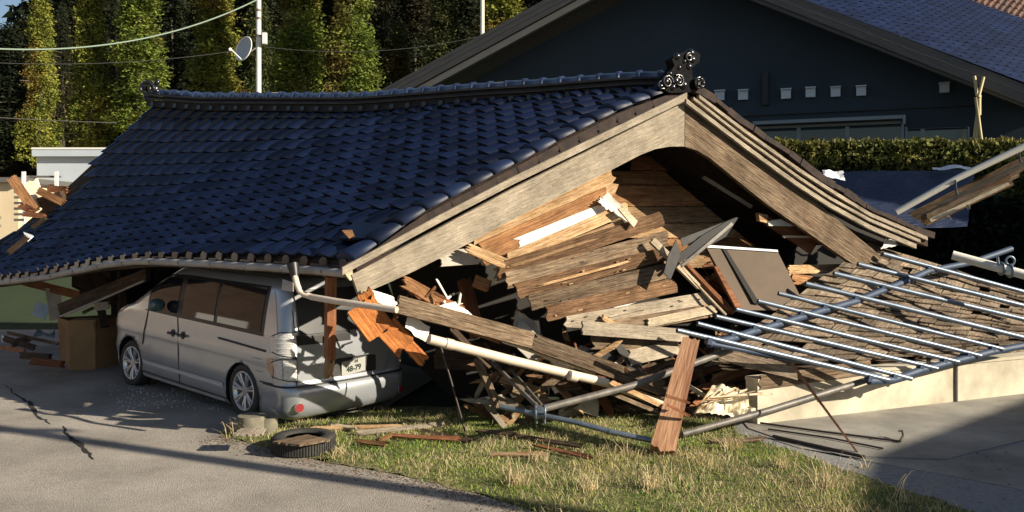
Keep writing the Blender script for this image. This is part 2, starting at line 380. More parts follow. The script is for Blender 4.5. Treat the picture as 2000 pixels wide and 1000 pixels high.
sheet_ground('yard', [(4.1, 5.4), g2(1900, 1000), g2(1760, 955), g2(1640, 918), g2(1560, 885), g2(1440, 850), (2.5, 9.9), (5, 14.4), (30, 14.4), (30, -25), (7.1, -25), (7.1, 4)], .002, 'yard')
# the concrete apron below the wall: three cast slabs with open joints
def apron(name, pts, z=.012): mb = MB(); mb.extr(pts, -.02, z); return struct(name, mb, 'concrete')
apron('concrete_apron', [g2(1462, 838), g2(1560, 872), g2(1685, 893), g2(1845, 899), (7.4, 9.9), (9.5, 12.3), (5.5, 11.6), (2.6, 9.8)])
apron('concrete_path', [g2(1480, 850), g2(1680, 900), g2(1842, 928), g2(2020, 962), (6.0, 7.0), (7.5, 9.8), g2(1848, 903), g2(1685, 897), g2(1560, 876)], .008)
# cracks in the road: thin jagged wedges of dark filler
def crack(pts, wd):
    mb = MB(); q = random.Random(3); P3 = []
    for i in range(len(pts) - 1):
        a, b = pts[i], pts[i + 1]
        for k in range(5): f = k / 5; P3.append(GR(a[0] + (b[0] - a[0]) * f + q.uniform(-3, 3), a[1] + (b[1] - a[1]) * f + q.uniform(-2, 2), .009))
    P3.append(GR(*pts[-1], .009)); L_, R_ = [], []
    for i, p in enumerate(P3):
        d = (P3[min(i + 1, len(P3) - 1)] - P3[max(0, i - 1)]).normalized(); n = Vector((-d.y, d.x, 0)); s = wd * (.3 + q.random()) * (.2 + math.sin(math.pi * (i + .4) / len(P3)))
        L_.append(p + n * s); R_.append(p - n * s * .6)
    mb.grid([L_, R_], 0, False); return mb
tag(struct('road_crack', crack([(12, 752), (35, 775), (55, 785), (70, 810), (98, 828)], .022), 'crack'))
tag(struct('road_crack', crack([(125, 832), (130, 850), (145, 862), (160, 872), (182, 897)], .028), 'crack'))

# low cream wall on the right
WD = Vector((.92, .39, 0)).normalized(); WN = Vector((.39, -.92, 0)).normalized()
W0 = Vector((2.8, 9.3, 0)); W0 = W0 - WD * .12
wallt = empty('low_concrete_wall', W0, 'long low cream concrete wall under the shingled slope, striped with pipe shadows', 'wall')
for k, (a, b) in enumerate(((0, 3.02), (3.032, 5.62), (5.632, 9.5))):
    mb = MB(); fr = frame(W0 + WD * (a + b) / 2 + UP * .22 - WN * .1, WD, UP)
    mb.box(fr, b - a, .2, .50, c=(0, 0, 0)); mb.box(fr, b - a, .23, .04, c=(0, 0, .265))
    obj('wall_panel', mb, 'cream_concrete', wallt, fr)
pipe('wall_post', [W0 + WD * 3.026 + WN * .012 + UP * .01, W0 + WD * 3.026 + WN * .012 + UP * .52], .022, 'dull_steel', wallt)

# ================================================================ TREES
def foliage(n, size, place, q, per=3, flat_=.3):
    """leaf-sized faces: place(q) -> (clump centre, clump radius, tone)"""
    mb = MB()
    for _ in range(n):
        c, r, t = place(q)
        for _ in range(per):
            p = c + Vector((q.gauss(0, r), q.gauss(0, r), q.gauss(0, r * .8)))
            d = Vector((q.uniform(-1, 1), q.uniform(-1, 1), q.uniform(-1, flat_))).normalized(); s = size * q.uniform(.6, 1.3)
            e = d.orthogonal().normalized(); e = Matrix.Rotation(q.uniform(0, 6.28), 3, d) @ e
            k = len(mb.v); mb.v += [p - e * s * .4, p + d * s, p + e * s * .4, p - d * s * .6]
            mb.f.append((k, k + 1, k + 2, k + 3)); mb.mi.append(0); mb.sm.append(False); mb.t.append(max(0, min(1, t + q.uniform(-.25, .25))))
    return mb
def crown_mesh(name, seed, H, rad, n, m, size=.2, per=4, lean=0.0):
    """irregular tapering column of foliage, built upright with its foot at z = 0"""
    q = random.Random(seed)
    lobes = [(q.uniform(.02, .95), q.uniform(0, 6.28), q.uniform(.55, 1.15)) for _ in range(80)]
    def place(q):
        z, a, k = q.choice(lobes); z = max(0, min(1, z + q.gauss(0, .035))); a += q.gauss(0, .35)
        prof = (1 - z) ** .55 * (.55 + .45 * min(1, z / .12 + .3)) * k
        r = rad * prof * (1 - .75 * q.random() ** 2.2) + .05
        return Vector((r * math.cos(a) + lean * z, r * math.sin(a), H * z - .10 * r)), .09 * rad + .03, q.random() * .5 + .25 * math.sin(a * 3 + z * 17) + .25
    o = obj(name, foliage(n, size, place, q, per), m, None, Matrix()); me = o.data; bpy.data.objects.remove(o); return me
def trunk_mesh(H, r):
    mb = MB(); q = random.Random(5); pts = [Vector((.05 * q.uniform(-1, 1), .05 * q.uniform(-1, 1), H * i / 8)) for i in range(9)]
    mb.tube(pts, r, 9, r2=r * .15)
    for i in range(14):
        z = H * q.uniform(.25, .9); a = q.uniform(0, 6.28); mb.tube([Vector((0, 0, z)), Vector((math.cos(a) * .8, math.sin(a) * .8, z - .1))], .03, 5, r2=.01)
    o = obj('trunk', mb, 'bark', None, Matrix()); me = o.data; bpy.data.objects.remove(o); return me
CR = {k: crown_mesh('crown_' + k, s, 10, 1, n, m, .09, 11) for k, s, n, m in (('a', 1, 2100, 'cedar_gold'), ('b', 2, 2400, 'cedar_green'), ('c', 3, 2100, 'cedar_gold'), ('d', 4, 1500, 'forest_shade_dark'), ('e', 6, 2000, 'mid_green'))}
TR = trunk_mesh(10, .16)
def tree(name, px, top, Y, wpx, bot, kind, label, cat, group, yaw=0, base=None):
    x = (px - 1000) / F * Y; z0 = hgt(x, Y) - .1; zt = CH - (top - HZ) / F * Y; zb = CH - (bot - HZ) / F * Y
    zb = max(zb, z0 + .3); r = wpx / F * Y / 2
    t = empty(name, Matrix.Translation((x, Y, z0)) @ Matrix.Rotation(R(yaw), 4, 'Z'), label, cat, group)
    a = bpy.data.objects.new('trunk', TR); S.collection.objects.link(a); a.parent = t; a.scale = (1.1, 1.1, (zt - z0) * .095)
    b = bpy.data.objects.new('crown', CR[kind]); S.collection.objects.link(b); b.parent = t
    b.location = (0, 0, zb - z0); b.scale = (r, r, (zt - zb) / 10)
    return t
TG = 'tall cedar trees behind the collapsed house'
tree('cedar_tree', 78, -20, 35, 76, 320, 'a', 'narrow golden cedar at the far left, its bare trunk beside the pale shed', 'tree', TG)
tree('cedar_tree', 178, -60, 36, 84, 300, 'c', 'golden cedar rising right above the pale blue shed', 'tree', TG, 40)
tree('cedar_tree', 272, -90, 35, 115, 255, 'b', 'bushy green cedar standing directly above the left end of the roof ridge', 'tree', TG, 90)
tree('cedar_tree', 425, -130, 40, 120, 300, 'a', 'brownish cedar just left of the pole with the satellite dish', 'tree', TG, 150)
tree('cedar_tree', 592, -140, 37, 125, 300, 'b', 'broad green cedar just right of the pole with the satellite dish', 'tree', TG, 200)
tree('cedar_tree', 684, -140, 35, 115, 300, 'b', 'broad sunlit cedar, right one of the pair between the pole and the dark house', 'tree', TG, 20)
tree('cedar_tree', 122, 8, 41, 50, 330, 'd', 'slim dark cedar seen behind and between the two golden cedars at the left', 'tree', TG, 10)
tree('cedar_tree', 226, -30, 42, 50, 330, 'd', 'slim dark cedar squeezed in behind the bushy green one', 'tree', TG, 70)
tree('cedar_tree', 505, -60, 43, 80, 330, 'e', 'dim cedar directly behind the pole with the satellite dish', 'tree', TG, 110)
tree('broadleaf_tree', 775, 40, 44, 80, 330, 'e', 'small ragged tree with pale leaves left of the grey bargeboard slope', 'tree', 'trees by the dark house', 60)
tree('broadleaf_tree', 868, -60, 43, 90, 330, 'e', 'ragged tree just left of the thin white pole behind the dark house', 'tree', 'trees by the dark house', 160)
tree('broadleaf_tree', 985, -90, 42, 120, 300, 'c', 'brown and green tree just right of the thin white pole above the dark house roof', 'tree', 'trees by the dark house', 30)
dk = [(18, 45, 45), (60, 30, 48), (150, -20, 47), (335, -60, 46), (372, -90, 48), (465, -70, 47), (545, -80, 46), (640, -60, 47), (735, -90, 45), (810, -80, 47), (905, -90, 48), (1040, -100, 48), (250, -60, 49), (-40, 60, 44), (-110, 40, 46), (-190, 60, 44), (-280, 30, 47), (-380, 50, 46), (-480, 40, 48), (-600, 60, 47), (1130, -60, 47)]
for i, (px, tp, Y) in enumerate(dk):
    tree('forest_tree', px, tp, Y, 115, 360, 'd', 'dark conifer of the shade-coloured rank behind the sunlit cedars', 'tree', 'dark conifers in the shade behind the cedars', i * 37)
# far-off wood on the slope behind
def wood_place(q):
    x = q.uniform(-62, 24); y = q.uniform(50, 60); z = hgt(x, y) + q.uniform(0, 2.2); return Vector((x, y, z)), .5, q.random()
tag(obj('forest', foliage(12000, .6, wood_place, random.Random(11), 4), 'forest_shade_dark', None, flat(Vector((0, 55, 10)))), kind='stuff')

# ================================================================ POLES, CABLES, DISH
def pole(name, px, py_top, Y, r, label):
    x = (px - 1000) / F * Y; z0 = hgt(x, Y); zt = CH - (py_top - HZ) / F * Y
    t = empty(name, Vector((x, Y, z0)), label, 'pole', 'utility poles')
    mb = MB(); mb.tube([Vector((x, Y, z0 - .2)), Vector((x, Y, (z0 + zt) / 2)), Vector((x, Y, zt))], r, 14, r2=r * .85); obj('shaft', mb, 'pole', t)
    return t, Vector((x, Y, 0))
pt, pc = pole('utility_pole', 505, -160, 26, .085, 'pale concrete pole left of the roof centre, carrying a satellite dish')
for zz in (22, 38, 72):
    mb = MB(); p = P(505, zz, 26); mb.tube([p, p + UP * .06], .10, 14); obj('pole_band', mb, 'dull_steel', pt)
mb = MB(); mb.box(flat(P(517, 75, 25.9)), .12, .12, .34); obj('junction_box', mb, 'white_paint', pt)
pole('utility_pole', 942, -160, 27, .075, 'thin white pole rising behind the left roof slope of the dark house')
# dish
dc = P(476, 95, 25.6); dn = Vector((-.50, -.82, .22)).normalized()
dt = empty('satellite_dish', dc, 'grey oval satellite dish bracketed to the left side of the pale pole', 'satellite dish')
mb = MB(); fx = dn.orthogonal().normalized(); fx = UP.cross(dn).normalized(); fy = dn.cross(fx)
rows = []
for i in range(7):
    rr = i / 6; rows.append([dc + dn * (.08 * rr * rr - .08) + (fx * math.cos(a) * .33 + fy * math.sin(a) * .38) * rr for a in [2 * math.pi * k / 28 for k in range(28)]])
mb.grid(rows, 0, True, closed=True); obj('reflector', mb, 'dish', dt)
mb = MB(); ring = [dc + fx * math.cos(a) * .33 + fy * math.sin(a) * .38 for a in [2 * math.pi * k / 28 for k in range(29)]]; mb.tube(ring, .017, 6, cap=False); obj('rim', mb, 'white_paint', dt)
mb = MB(); a_ = dc - fy * .36; b_ = dc - fy * .22 + dn * .42; mb.tube([a_, b_], .02, 6); mb.tube([b_ - fx * .06, b_ + dn * .06 + fx * .02], .045, 8); obj('feed_arm', mb, 'white_paint', dt)
mb = MB(); mb.tube([dc - dn * .08, dc - dn * .25, P(503, 92, 26)], .025, 6); obj('bracket', mb, 'dull_steel', dt)
tag(pipe('overhead_cable', sag(P(-60, 92, 19), P(505, -2, 26), .55, 40), .022, 'cable_green', n=6), 'thick pale green cable sagging in from the left edge to the pole', 'cable')
tag(pipe('overhead_cable', sag(P(-60, 226, 22), P(228, 240, 24), .02, 12), .012, 'cable_grey', n=5), 'thin cable crossing low in front of the left cedars above the pale shed', 'cable')
tag(pipe('overhead_cable', sag(P(-60, 120, 24), P(505, 92, 26), .25, 16), .010, 'cable_grey', n=5), 'thin dark cable crossing behind the thick green cable to the dish', 'cable')
tag(pipe('overhead_cable', sag(P(520, 92, 26), P(942, 70, 27), .3, 16), .008, 'cable_grey', n=5), 'thin dark cable strung between the two pale poles', 'cable')
# pale shed on the left
sc_ = P(128, 330, 27)
st = empty('pale_shed', Vector((sc_.x, 27, 2.4)), 'small pale blue flat-roofed shed behind the left end of the fallen roof', 'shed')
def pbox(x0, x1, y0, y1, Y, dep): a = P(x0, y1, Y); b = P(x1, y0, Y); return ((a.x + b.x) / 2, Y + dep / 2, (a.z + b.z) / 2), b.x - a.x, dep, b.z - a.z
def pb(name, x0, x1, y0, y1, Y, dep, m, par):
    c, sx, sy, sz = pbox(x0, x1, y0, y1, Y, dep); mb = MB(); mb.box(flat(Vector(c)), sx, sy, sz); return obj(name, mb, m, par, flat(Vector(c)))
pb('wall', 72, 205, 305, 480, 27.2, 2.2, 'shed', st); pb('roof_slab', 62, 215, 291, 305, 27, 2.6, 'shed', st); pb('roof_edge', 61, 216, 288, 291.5, 26.98, 2.64, 'white_paint', st)
ft = empty('garden_fence', P(75, 420, 20), 'white slatted fence with dark rails behind the timber at the far left', 'fence')
for x in (45, 109): pb('fence_post', x - 3, x + 3, 335, 470, 20, .06, 'white_paint', ft)
for y in (343, 360): pb('rail', 40, 118, y, y + 4, 20.07, .04, 'dull_steel', ft)
for k in range(6): pb('slat', 27, 46, 372 + k * 11, 377 + k * 11, 19.9, .03, 'dull_steel', ft)
bt = empty('cream_outhouse', P(-30, 430, 21), 'sunlit cream wall of an outhouse at the far left edge', 'outhouse')
pb('wall', -190, 36, 356, 470, 21, 3, 'beige_field', bt); pb('roof', -200, 40, 346, 356, 20.8, 3.4, 'dark_fascia', bt)

# ================================================================ THE DARK HOUSE BEHIND
D_AW = Vector((.37, .93, 0)); NB = Vector((-.37, -.93, 0))
nh = empty('dark_house', W(1280, 440), 'big dark slate-walled gabled house with blue tiled roof behind the fallen one', 'house')
def wz(px, Z, d=0): p = W(px, 438, d); return Vector((p.x, p.y, Z))
mb = MB(); pts = [W(760, 195), W(1277, -88), W(2010, 200), wz(2030, 1.2), wz(760, 1.2)]
mb.poly(pts); back = [p + D_AW * 9 for p in pts]; mb.poly(list(reversed(back)))
for i in range(5): mb.quad(pts[i], back[i], back[(i + 1) % 5], pts[(i + 1) % 5])
obj('wall', mb, 'slate_wall', nh, frame(W(1300, 200), Vector((.93, -.37, 0)), NB))
def rake(name, a, b, d, th, drop, m, up=0):
    p, q_ = W(a[0], a[1], d), W(b[0], b[1], d); mb = MB(); fr = frame((p + q_) / 2, q_ - p, NB)
    L = (q_ - p).length; mb.box(fr, L, drop, th, c=(0, up, 0)); return obj(name, mb, m, nh, fr)
pk = (1277, -100)
rake('fascia', (640, 249), pk, -1.0, .10, .38, 'dark_fascia', up=0)
rake('fascia', pk, (2030, 196), -1.0, .10, .34, 'dark_fascia', up=0)
rake('soffit_edge', (640, 274), (1277, -72), -.93, .14, .16, 'lit_fascia'); rake('soffit_edge', (1277, -78), (2030, 216), -.93, .10, .10, 'dark_fascia')
PK = W(*pk, -1.06) + UP * .12; LO = W(2030, 184, -1.06) + UP * .12; LF = W(600, 262, -1.06) + UP * .12; gr_ = Vector((.9, .44, 0)) * 11.0
RS = lambda u, v: LO.lerp(PK, v) + gr_ * u
mb = MB()
for (a, b, c, d) in ((LO, PK, PK + gr_, LO + gr_), (LF, PK, PK + gr_, LF + D_AW * 9)):
    mb.quad(a - UP * .06, b - UP * .06, c - UP * .06, d - UP * .06); mb.quad(a - UP * .2, b - UP * .2, c - UP * .2, d - UP * .2)
obj('roof_deck', mb, 'dark_fascia', nh)
obj('tiled_roof', tiles(RS, 34, 26, 0, random.Random(2), rise=.04, step=.02, K=5, jit=.001), 'tile_blue', nh, frame(LO, gr_, (PK - LO).cross(gr_) * -1))
mb = MB(); mb.tube([PK + gr_ * (i / 10) + UP * .05 for i in range(11)], .16, 10); obj('ridge_cap', mb, 'tile_blue', nh)
def wbox(name, x0, x1, y0, y1, d0, d1, m, par):
    a, b = W(x0, y1, d0), W(x1, y0, d0); c = (a + b) / 2 ; ln = math.hypot(b.x - a.x, b.y - a.y)
    fr = frame(Vector((c.x, c.y, c.z)) + D_AW * (d1 - d0) / 2, Vector((.93, -.37, 0)), UP); mb = MB(); mb.box(fr, ln, abs(d1 - d0), abs(b.z - a.z)); return obj(name, mb, m, par, fr)
def window(x0, x1, y0, y1, mulls, glass, fw=6):
    w_ = wbox('window', x0, x1, y0, y1, -.02, .05, glass, nh)
    for a, b, c, d in [(x0 - fw, x0, y0 - fw, y1), (x1, x1 + fw, y0 - fw, y1), (x0, x1, y0 - fw, y0)]: wbox('window_frame', a, b, c, d, -.06, .02, 'alu', w_)
    for x in mulls: wbox('mullion', x - 4, x + 4, y0, y1, -.05, .0, 'alu', w_)
window(1478, 1760, 247, 335, (1560, 1655), 'win_dark'); window(1772, 1890, 252, 335, (1802,), 'win_teal', 4)
wbox('canopy_rail', 1470, 1768, 231, 237, -.35, -.02, 'alu', nh); wbox('canopy_end', 1763, 1769, 225, 242, -.37, -.34, 'alu', nh)
for i, (x, y) in enumerate(((1405, 187), (1451, 186), (1535, 184), (1583, 181), (1632, 180), (1682, 178), (1845, 172))):
    v = wbox('vent_cap', x - 9.5, x + 9.5, y - 11, y + 9, -.10, 0, 'vent', nh); wbox('vent_hood', x - 10.5, x + 10.5, y - 12.5, y - 9, -.16, 0, 'vent', v)
wbox('downpipe', 1489, 1500, 140, 205, -.12, -.01, 'black_trim', nh); wbox('wall_band', 1400, 1905, 206, 228, -.06, 0, 'black_trim', nh)
# red tiled roof further back
rh = empty('red_roofed_house', Vector((24, 40, 3)), 'house with red-brown tiled roof showing above the blue roof at the top right corner', 'house')
a0, a1, a2, a3 = P(1690, -40, 40), P(2140, 130, 38), P(2300, -60, 48), P(1800, -170, 50)
obj('tiled_roof', tiles(lambda u, v: a1.lerp(a0, u).lerp(a2.lerp(a3, u), v), 40, 20, 0, random.Random(4), rise=.06, step=.04, K=4), 'tile_red', rh, frame(a0, a1 - a0, UP))
mb = MB(); mb.quad(a0 - UP * .1, a1 - UP * .1, a1 - UP * 6, a0 - UP * 6); mb.quad(a0 - UP * .1, a0 - UP * 6, a3 - UP * 8, a3 - UP * .1); obj('wall', mb, 'slate_wall', rh)
mb = MB(); mb.box(flat(P(1985, 55, 30)), .42, .4, .34); mb.tube([P(1985, 50, 30) - Vector((0, .2, 0)), P(1985, 50, 30) + Vector((0, .2, 0))], .2, 14)
tag(obj('rooftop_tank', mb, 'white_paint', None, flat(P(1985, 55, 30))), 'small white rounded tank on the blue roof at the right edge', 'tank')
# hedge, bushes
def hedge(name, x0, x1, y_top, Y, dep, zb, n, m, label, size=.07, tips=0):
    a, b = P(x0, y_top, Y), P(x1, y_top, Y); q = random.Random(n)
    ht = empty(name, Vector(((a.x + b.x) / 2, Y, zb)), label, 'hedge' if name == 'hedge' else 'bush')
    def pl(q):
        x = q.uniform(a.x, b.x); top = a.z + .05 * noise.noise(Vector((x * 2, 0, n))) * 2; e = q.random()
        if e < .45: z = top - abs(q.gauss(0, .05)); y = Y + q.uniform(0, dep)
        else: z = q.uniform(zb, top); y = Y + abs(q.gauss(0, .08)) + .12 * noise.noise(Vector((x * 3, z * 3, 1)))
        return Vector((x, y, z)), .05, q.random()
    obj('leaves', foliage(n, size, pl, q, 4, .9), m, ht)
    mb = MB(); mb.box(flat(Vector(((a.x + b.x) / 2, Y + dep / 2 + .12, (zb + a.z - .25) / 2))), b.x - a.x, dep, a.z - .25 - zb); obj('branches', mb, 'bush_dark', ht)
    if tips:
        mb = MB()
        for _ in range(tips):
            x = q.uniform(a.x, b.x); p = Vector((x, Y + q.uniform(0, dep), a.z - .03)); mb.tube([p, p + Vector((q.uniform(-.03, .03), 0, q.uniform(.05, .16)))], .008, 4)
        obj('shoots', mb, 'straw', ht)
    return ht
hedge('hedge', 1385, 2060, 279, 16.6, 1.0, 1.8, 11000, 'hedge_leaf', 'long clipped hedge with sunlit top in front of the dark house windows', .075, 160)
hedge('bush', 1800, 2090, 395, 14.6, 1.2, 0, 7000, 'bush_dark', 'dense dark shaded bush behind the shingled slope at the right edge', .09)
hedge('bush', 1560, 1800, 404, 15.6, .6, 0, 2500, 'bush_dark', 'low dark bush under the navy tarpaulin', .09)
# bamboo tripod
tp = empty('bamboo_tripod', P(1910, 330, 17.2), 'tall tripod of tied bamboo poles rising from the hedge at the right', 'plant support')
for a, b, w_ in (((1893, 280), (1914, 186), 0), ((1908, 186), (1903, 149), 0), ((1925, 280), (1906, 190), .1), ((1911, 190), (1921, 151), .1), ((1903, 280), (1912, 205), .05)):
    A_, B_ = P(a[0], a[1] + (60 if a[1] > 250 else 0), 17.2 - w_), P(b[0], b[1], 17.3 - w_); pipe('bamboo_pole', [A_, B_], .032, 'bamboo', tp, n=8)
mb = MB(); mb.tube([P(1911, 225, 17.2), P(1911, 190, 17.2)], .05, 10); obj('straw_binding', mb, 'bamboo', tp)
# navy tarpaulin over a woodpile behind the roof
tt = empty('navy_tarpaulin', P(1750, 400, 14.2), 'navy blue tarpaulin stretched over a low stack behind the right slope', 'tarpaulin')
sheet('tarpaulin', [P(1560, 445, 13.4), P(1890, 445, 13.4), P(1905, 331, 14.9), P(1590, 338, 14.9)], 'navy_sheet', tt, n=26, amp=.018, rag=.01, seed=4, freq=1.8)
sheet('white_hem', [P(1820, 333, 14.7), P(1898, 331, 14.7), P(1898, 325, 14.8), P(1820, 327, 14.8)], 'white_sheet', tt, n=10, amp=.03, seed=6)
tag(sheet('white_bag', [P(1606, 352, 14.0), P(1652, 352, 14.0), P(1648, 333, 14.1), P(1604, 335, 14.1)], 'white_sheet', None, n=10, amp=.06, seed=9, rag=.12), 'crumpled white plastic bag at the left end of the navy tarpaulin', 'bag')

# ---------------------------------------------------------------- off-frame neighbours that shade and light the scene
C0 = Vector((3.41, 8.03, 0)) + SUN_H * (5 / math.tan(R(SUN_EL)))
e1 = Vector((.76, .65, 0)); e2 = Vector((-.48, -.88, 0))
hs = empty('shading_house', C0, 'flat-roofed house standing off to the right of the yard', 'house')
mb = MB(); f4 = [C0, C0 + e1 * 9, C0 + e1 * 9 + e2 * 9, C0 + e2 * 9]
f4 = [(p.x, p.y) for p in f4]; mb.extr(f4, 0, 5.0); obj('wall', mb, 'slate_wall', hs)
mb = MB(); mb.extr([(7.8, 0), (7.8, 11.2), (9.0, 11.6), (12.1, 8.3), (16, 4.1), (16, 0)], 20, 28, T=Matrix(((0, 0, 1, 0), (1, 0, 0, 0), (0, 1, 0, 0), (0, 0, 0, 1)))); hw_ = empty('hedge_shade_wedge', Vector((25, 15, 0)), 'unseen wedge added off to the right to shade the hedge', 'house'); obj('wall', mb, 'slate_wall', hw_)  # unseen wedge added off-frame, outline shaped to shade the hedge face
rw = empty('roadside_house', Vector((-19, 14, 0)), 'tan-walled house across the road, mirrored in the van windows', 'house')
mb = MB(); mb.box(flat(Vector((-21, 15, 2.2))), 4, 26, 4.6); obj('wall', mb, 'house_wall', rw)
mb = MB(); mb.box(flat(Vector((-21, 15, 4.65))), 5, 17, .25); obj('roof', mb, 'dark_fascia', rw)
for k in range(4): mb = MB(); mb.box(flat(Vector((-18.98, 10 + k * 3.2, 1.3))), .06, 1.5, 1.1); obj('window', mb, 'white_paint', rw)
up2 = empty('utility_pole', Vector((7.8, 3.1, 0)), 'pole right of the camera whose long shadow crosses the road', 'pole', 'utility poles')
mb = MB(); mb.tube([Vector((7.8, 3.1, -.1)), Vector((7.8, 3.1, 8.4))], .13, 14, r2=.09); obj('shaft', mb, 'pole', up2)
mb = MB(); mb.box(flat(Vector((7.8, 3.1, 7.2))), 1.6, .1, .1); mb.box(flat(Vector((7.8, 3.1, 6.4))), 1.2, .1, .1); obj('crossarm', mb, 'dull_steel', up2)
# ================================================================ THE COLLAPSED HOUSE
A2, E2 = Vector((-1.56, 8.3, 0)), Vector((-9.55, 14.2, 0)); P2, R2 = Vector((2.07, 10.2, 0)), Vector((-6.1, 14.4, 0))
def ctl(pts, x):
    if x <= pts[0][0]: return pts[0][1]
    for (a, ya), (b, yb) in zip(pts, pts[1:]):
        if x <= b:
            t = (x - a) / (b - a); t = t * t * (3 - 2 * t) * .35 + t * .65; return ya + (yb - ya) * t
    return pts[-1][1]
EAVE = [(-110, 560), (0, 543), (50, 536), (130, 521), (200, 508), (300, 499), (400, 502), (500, 506), (600, 512), (690, 518)]
RIDGE = [(300, 203), (420, 211), (700, 213), (1000, 194), (1250, 178), (1335, 178)]
def along(p, q_, pts):
    def f(u):
        c = p.lerp(q_, u); px = 1000 + F * c.x / c.y; c = c.copy(); c.z = CH - (ctl(pts, px) - HZ) / F * c.y; return c
    return f
EV = along(A2, E2, EAVE); RG = along(P2, R2, RIDGE)
def LS(u, v):
    p = EV(u).lerp(RG(u), v)
    p = p + UP * (.17 * (1 - smooth(0, .5, u)) * (.3 + .7 * smooth(0, .22, v)) * (1 - .7 * smooth(.72, 1, v)))
    return p - UP * (.10 * math.sin(math.pi * v) * min(1, u * 3 + .0)) + UP * .02 * noise.noise(p * .9)
ch = empty('collapsed_house', Vector((-1, 11, 0)), 'collapsed wooden house, its navy tiled roof lying over the van and its gable torn open', 'house')
NC, NR = 34, 16
GN = Vector((.464, -.886, 0)); GD = Vector((.886, .464, 0))
def hole(c, r):
    return (c >= 32 and 6 <= r <= 9) or (c == 33 and r in (5, 10))
obj('roof_tiles', tiles(LS, NC, NR, 0, random.Random(1), rise=.062, step=.05, nose=.06, hole=hole, face_mi=1), ['tile', 'ridge_lip_dark'], ch, frame(EV(0), EV(1) - EV(0), (RG(0) - EV(0)).cross(EV(1) - EV(0))))  # front lips take the dark mortar colour, painting shade pits under the tiles
VF_ = Vector((-.743, .669, 0)); VL_ = Vector((-.669, -.743, 0)); VO_ = Vector((-1.80, 9.58, 0))
# deck under the tiles
def deck(fn, th, name, m, nu=20, nv=8, up=-.03):
    rows = [[fn(i / nu, j / nv) + UP * up for j in range(nv + 1)] for i in range(nu + 1)]; mb = MB(); mb.grid(rows, 0, True)
    low = [[p - UP * th for p in r] for r in rows]; mb.grid(low, 0, True); mb.grid([[r[0] for r in rows], [r[0] for r in low]]); mb.grid([[r[-1] for r in rows], [r[-1] for r in low]])
    mb.grid([rows[0], low[0]]); mb.grid([rows[-1], low[-1]]); return obj(name, mb, m, ch)
deck(LS, .09, 'roof_deck', 'dark_wood')
BR = P(1812, 462, gY(1812)) ; shift = RG(1) - RG(0)
RPTS = [(1335, 178), (1366, 187), (1450, 250), (1500, 285), (1620, 368), (1700, 418), (1812, 464)]
def RS2(u, v):
    a = BR.lerp(RG(0), v); px = 1000 + F * a.x / a.y; a.z = CH - (ctl(RPTS, px) - HZ) / F * a.y; return a + Vector((shift.x, shift.y, (shift.z) * v)) * u
obj('roof_tiles', tiles(RS2, 30, 16, 0, random.Random(9), rise=.045, step=.03, nose=.02, K=5), 'tile', ch)
deck(RS2, .10, 'roof_deck', 'dark_wood', 4, 12)
# dark band of broken verge tiles on the right slope
mb = MB(); q = random.Random(5)
for k in range(22):
    v = k / 22; a = RS2(0, 1 - v) + GN * .06; b = RS2(0, 1 - v - .05) + GN * .06; h = q.uniform(.05, .10)
    mb.box(frame((a + b) / 2 + UP * .03, b - a, GN), (b - a).length * q.uniform(.8, 1.0), h, .10, t=q.random())
obj('verge_tile_band', mb, 'flap', ch)
# verge tiles on the left slope: rounded ends over hanging flaps
mb = MB(); fl = MB(); q = random.Random(8)
for r in range(NR):
    a, b = LS(0, r / NR), LS(0, (r + 1.08) / NR if r < NR - 1 else 1); d = (b - a).normalized(); side = (EV(.03) - EV(0)).normalized(); nn = side.cross(d); nn = nn if nn.z > 0 else -nn
    jt = q.uniform(-.012, .012); a = a + UP * jt; rows = []
    for s, rr in ((0, .0), (.0, 1.0), (.06, 1.25), (.5, 1.05), (1, .75)):
        c = a.lerp(b, s) + side * .03 - d * (.05 if s < .07 else 0) * (1 if rr else .6)
        rows.append([c + side * math.cos(t) * .11 * rr + nn * (math.sin(t) * .075 * rr + .015 + .03 * rr) for t in [math.pi * k / 10 for k in range(11)]])
    mb.grid(rows, 0, True, q.random())
    c = a.lerp(b, .5) + GN * .055 - UP * .055
    fl.box(frame(c - UP * .02, d, GN), (b - a).length * .97, .115, .028, t=q.random())
    fl.tube([a.lerp(b, .08) + GN * .06 - UP * .10, a.lerp(b, .08) + GN * .085 - UP * .10], .016, 6, t=.9)
obj('verge_tiles', mb, 'verge_tile', ch); obj('verge_flaps', fl, 'flap', ch)
# eave tile ends
mb = MB()
for c in range(NC):
    u = (c + .3) / NC; p = EV(u); out = Vector((-.594, -.805, 0)); tn = (EV(min(1, u + .01)) - EV(max(0, u - .01))).normalized()
    q2 = p + out * .035 + UP * .012; mb.disc(q2, out, .058, 14, 0, .02)
    fr = frame(p + out * .03 - UP * .035 + tn * .13, tn, out); mb.box(fr, .17, .055, .02, t=q.random())
obj('eave_tiles', mb, 'tile_end', ch)
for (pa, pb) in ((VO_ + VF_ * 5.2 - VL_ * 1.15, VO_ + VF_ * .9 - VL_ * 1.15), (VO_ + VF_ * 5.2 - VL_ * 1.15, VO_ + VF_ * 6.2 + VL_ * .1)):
    mb = MB(); mb.box(frame((pa + pb) / 2 + UP * .85, pb - pa, UP), (pb - pa).length, .05, 1.9); obj('inner_dark_panel', mb, 'black_void', ch)  # black panels added behind the van to paint the darkness under the roof
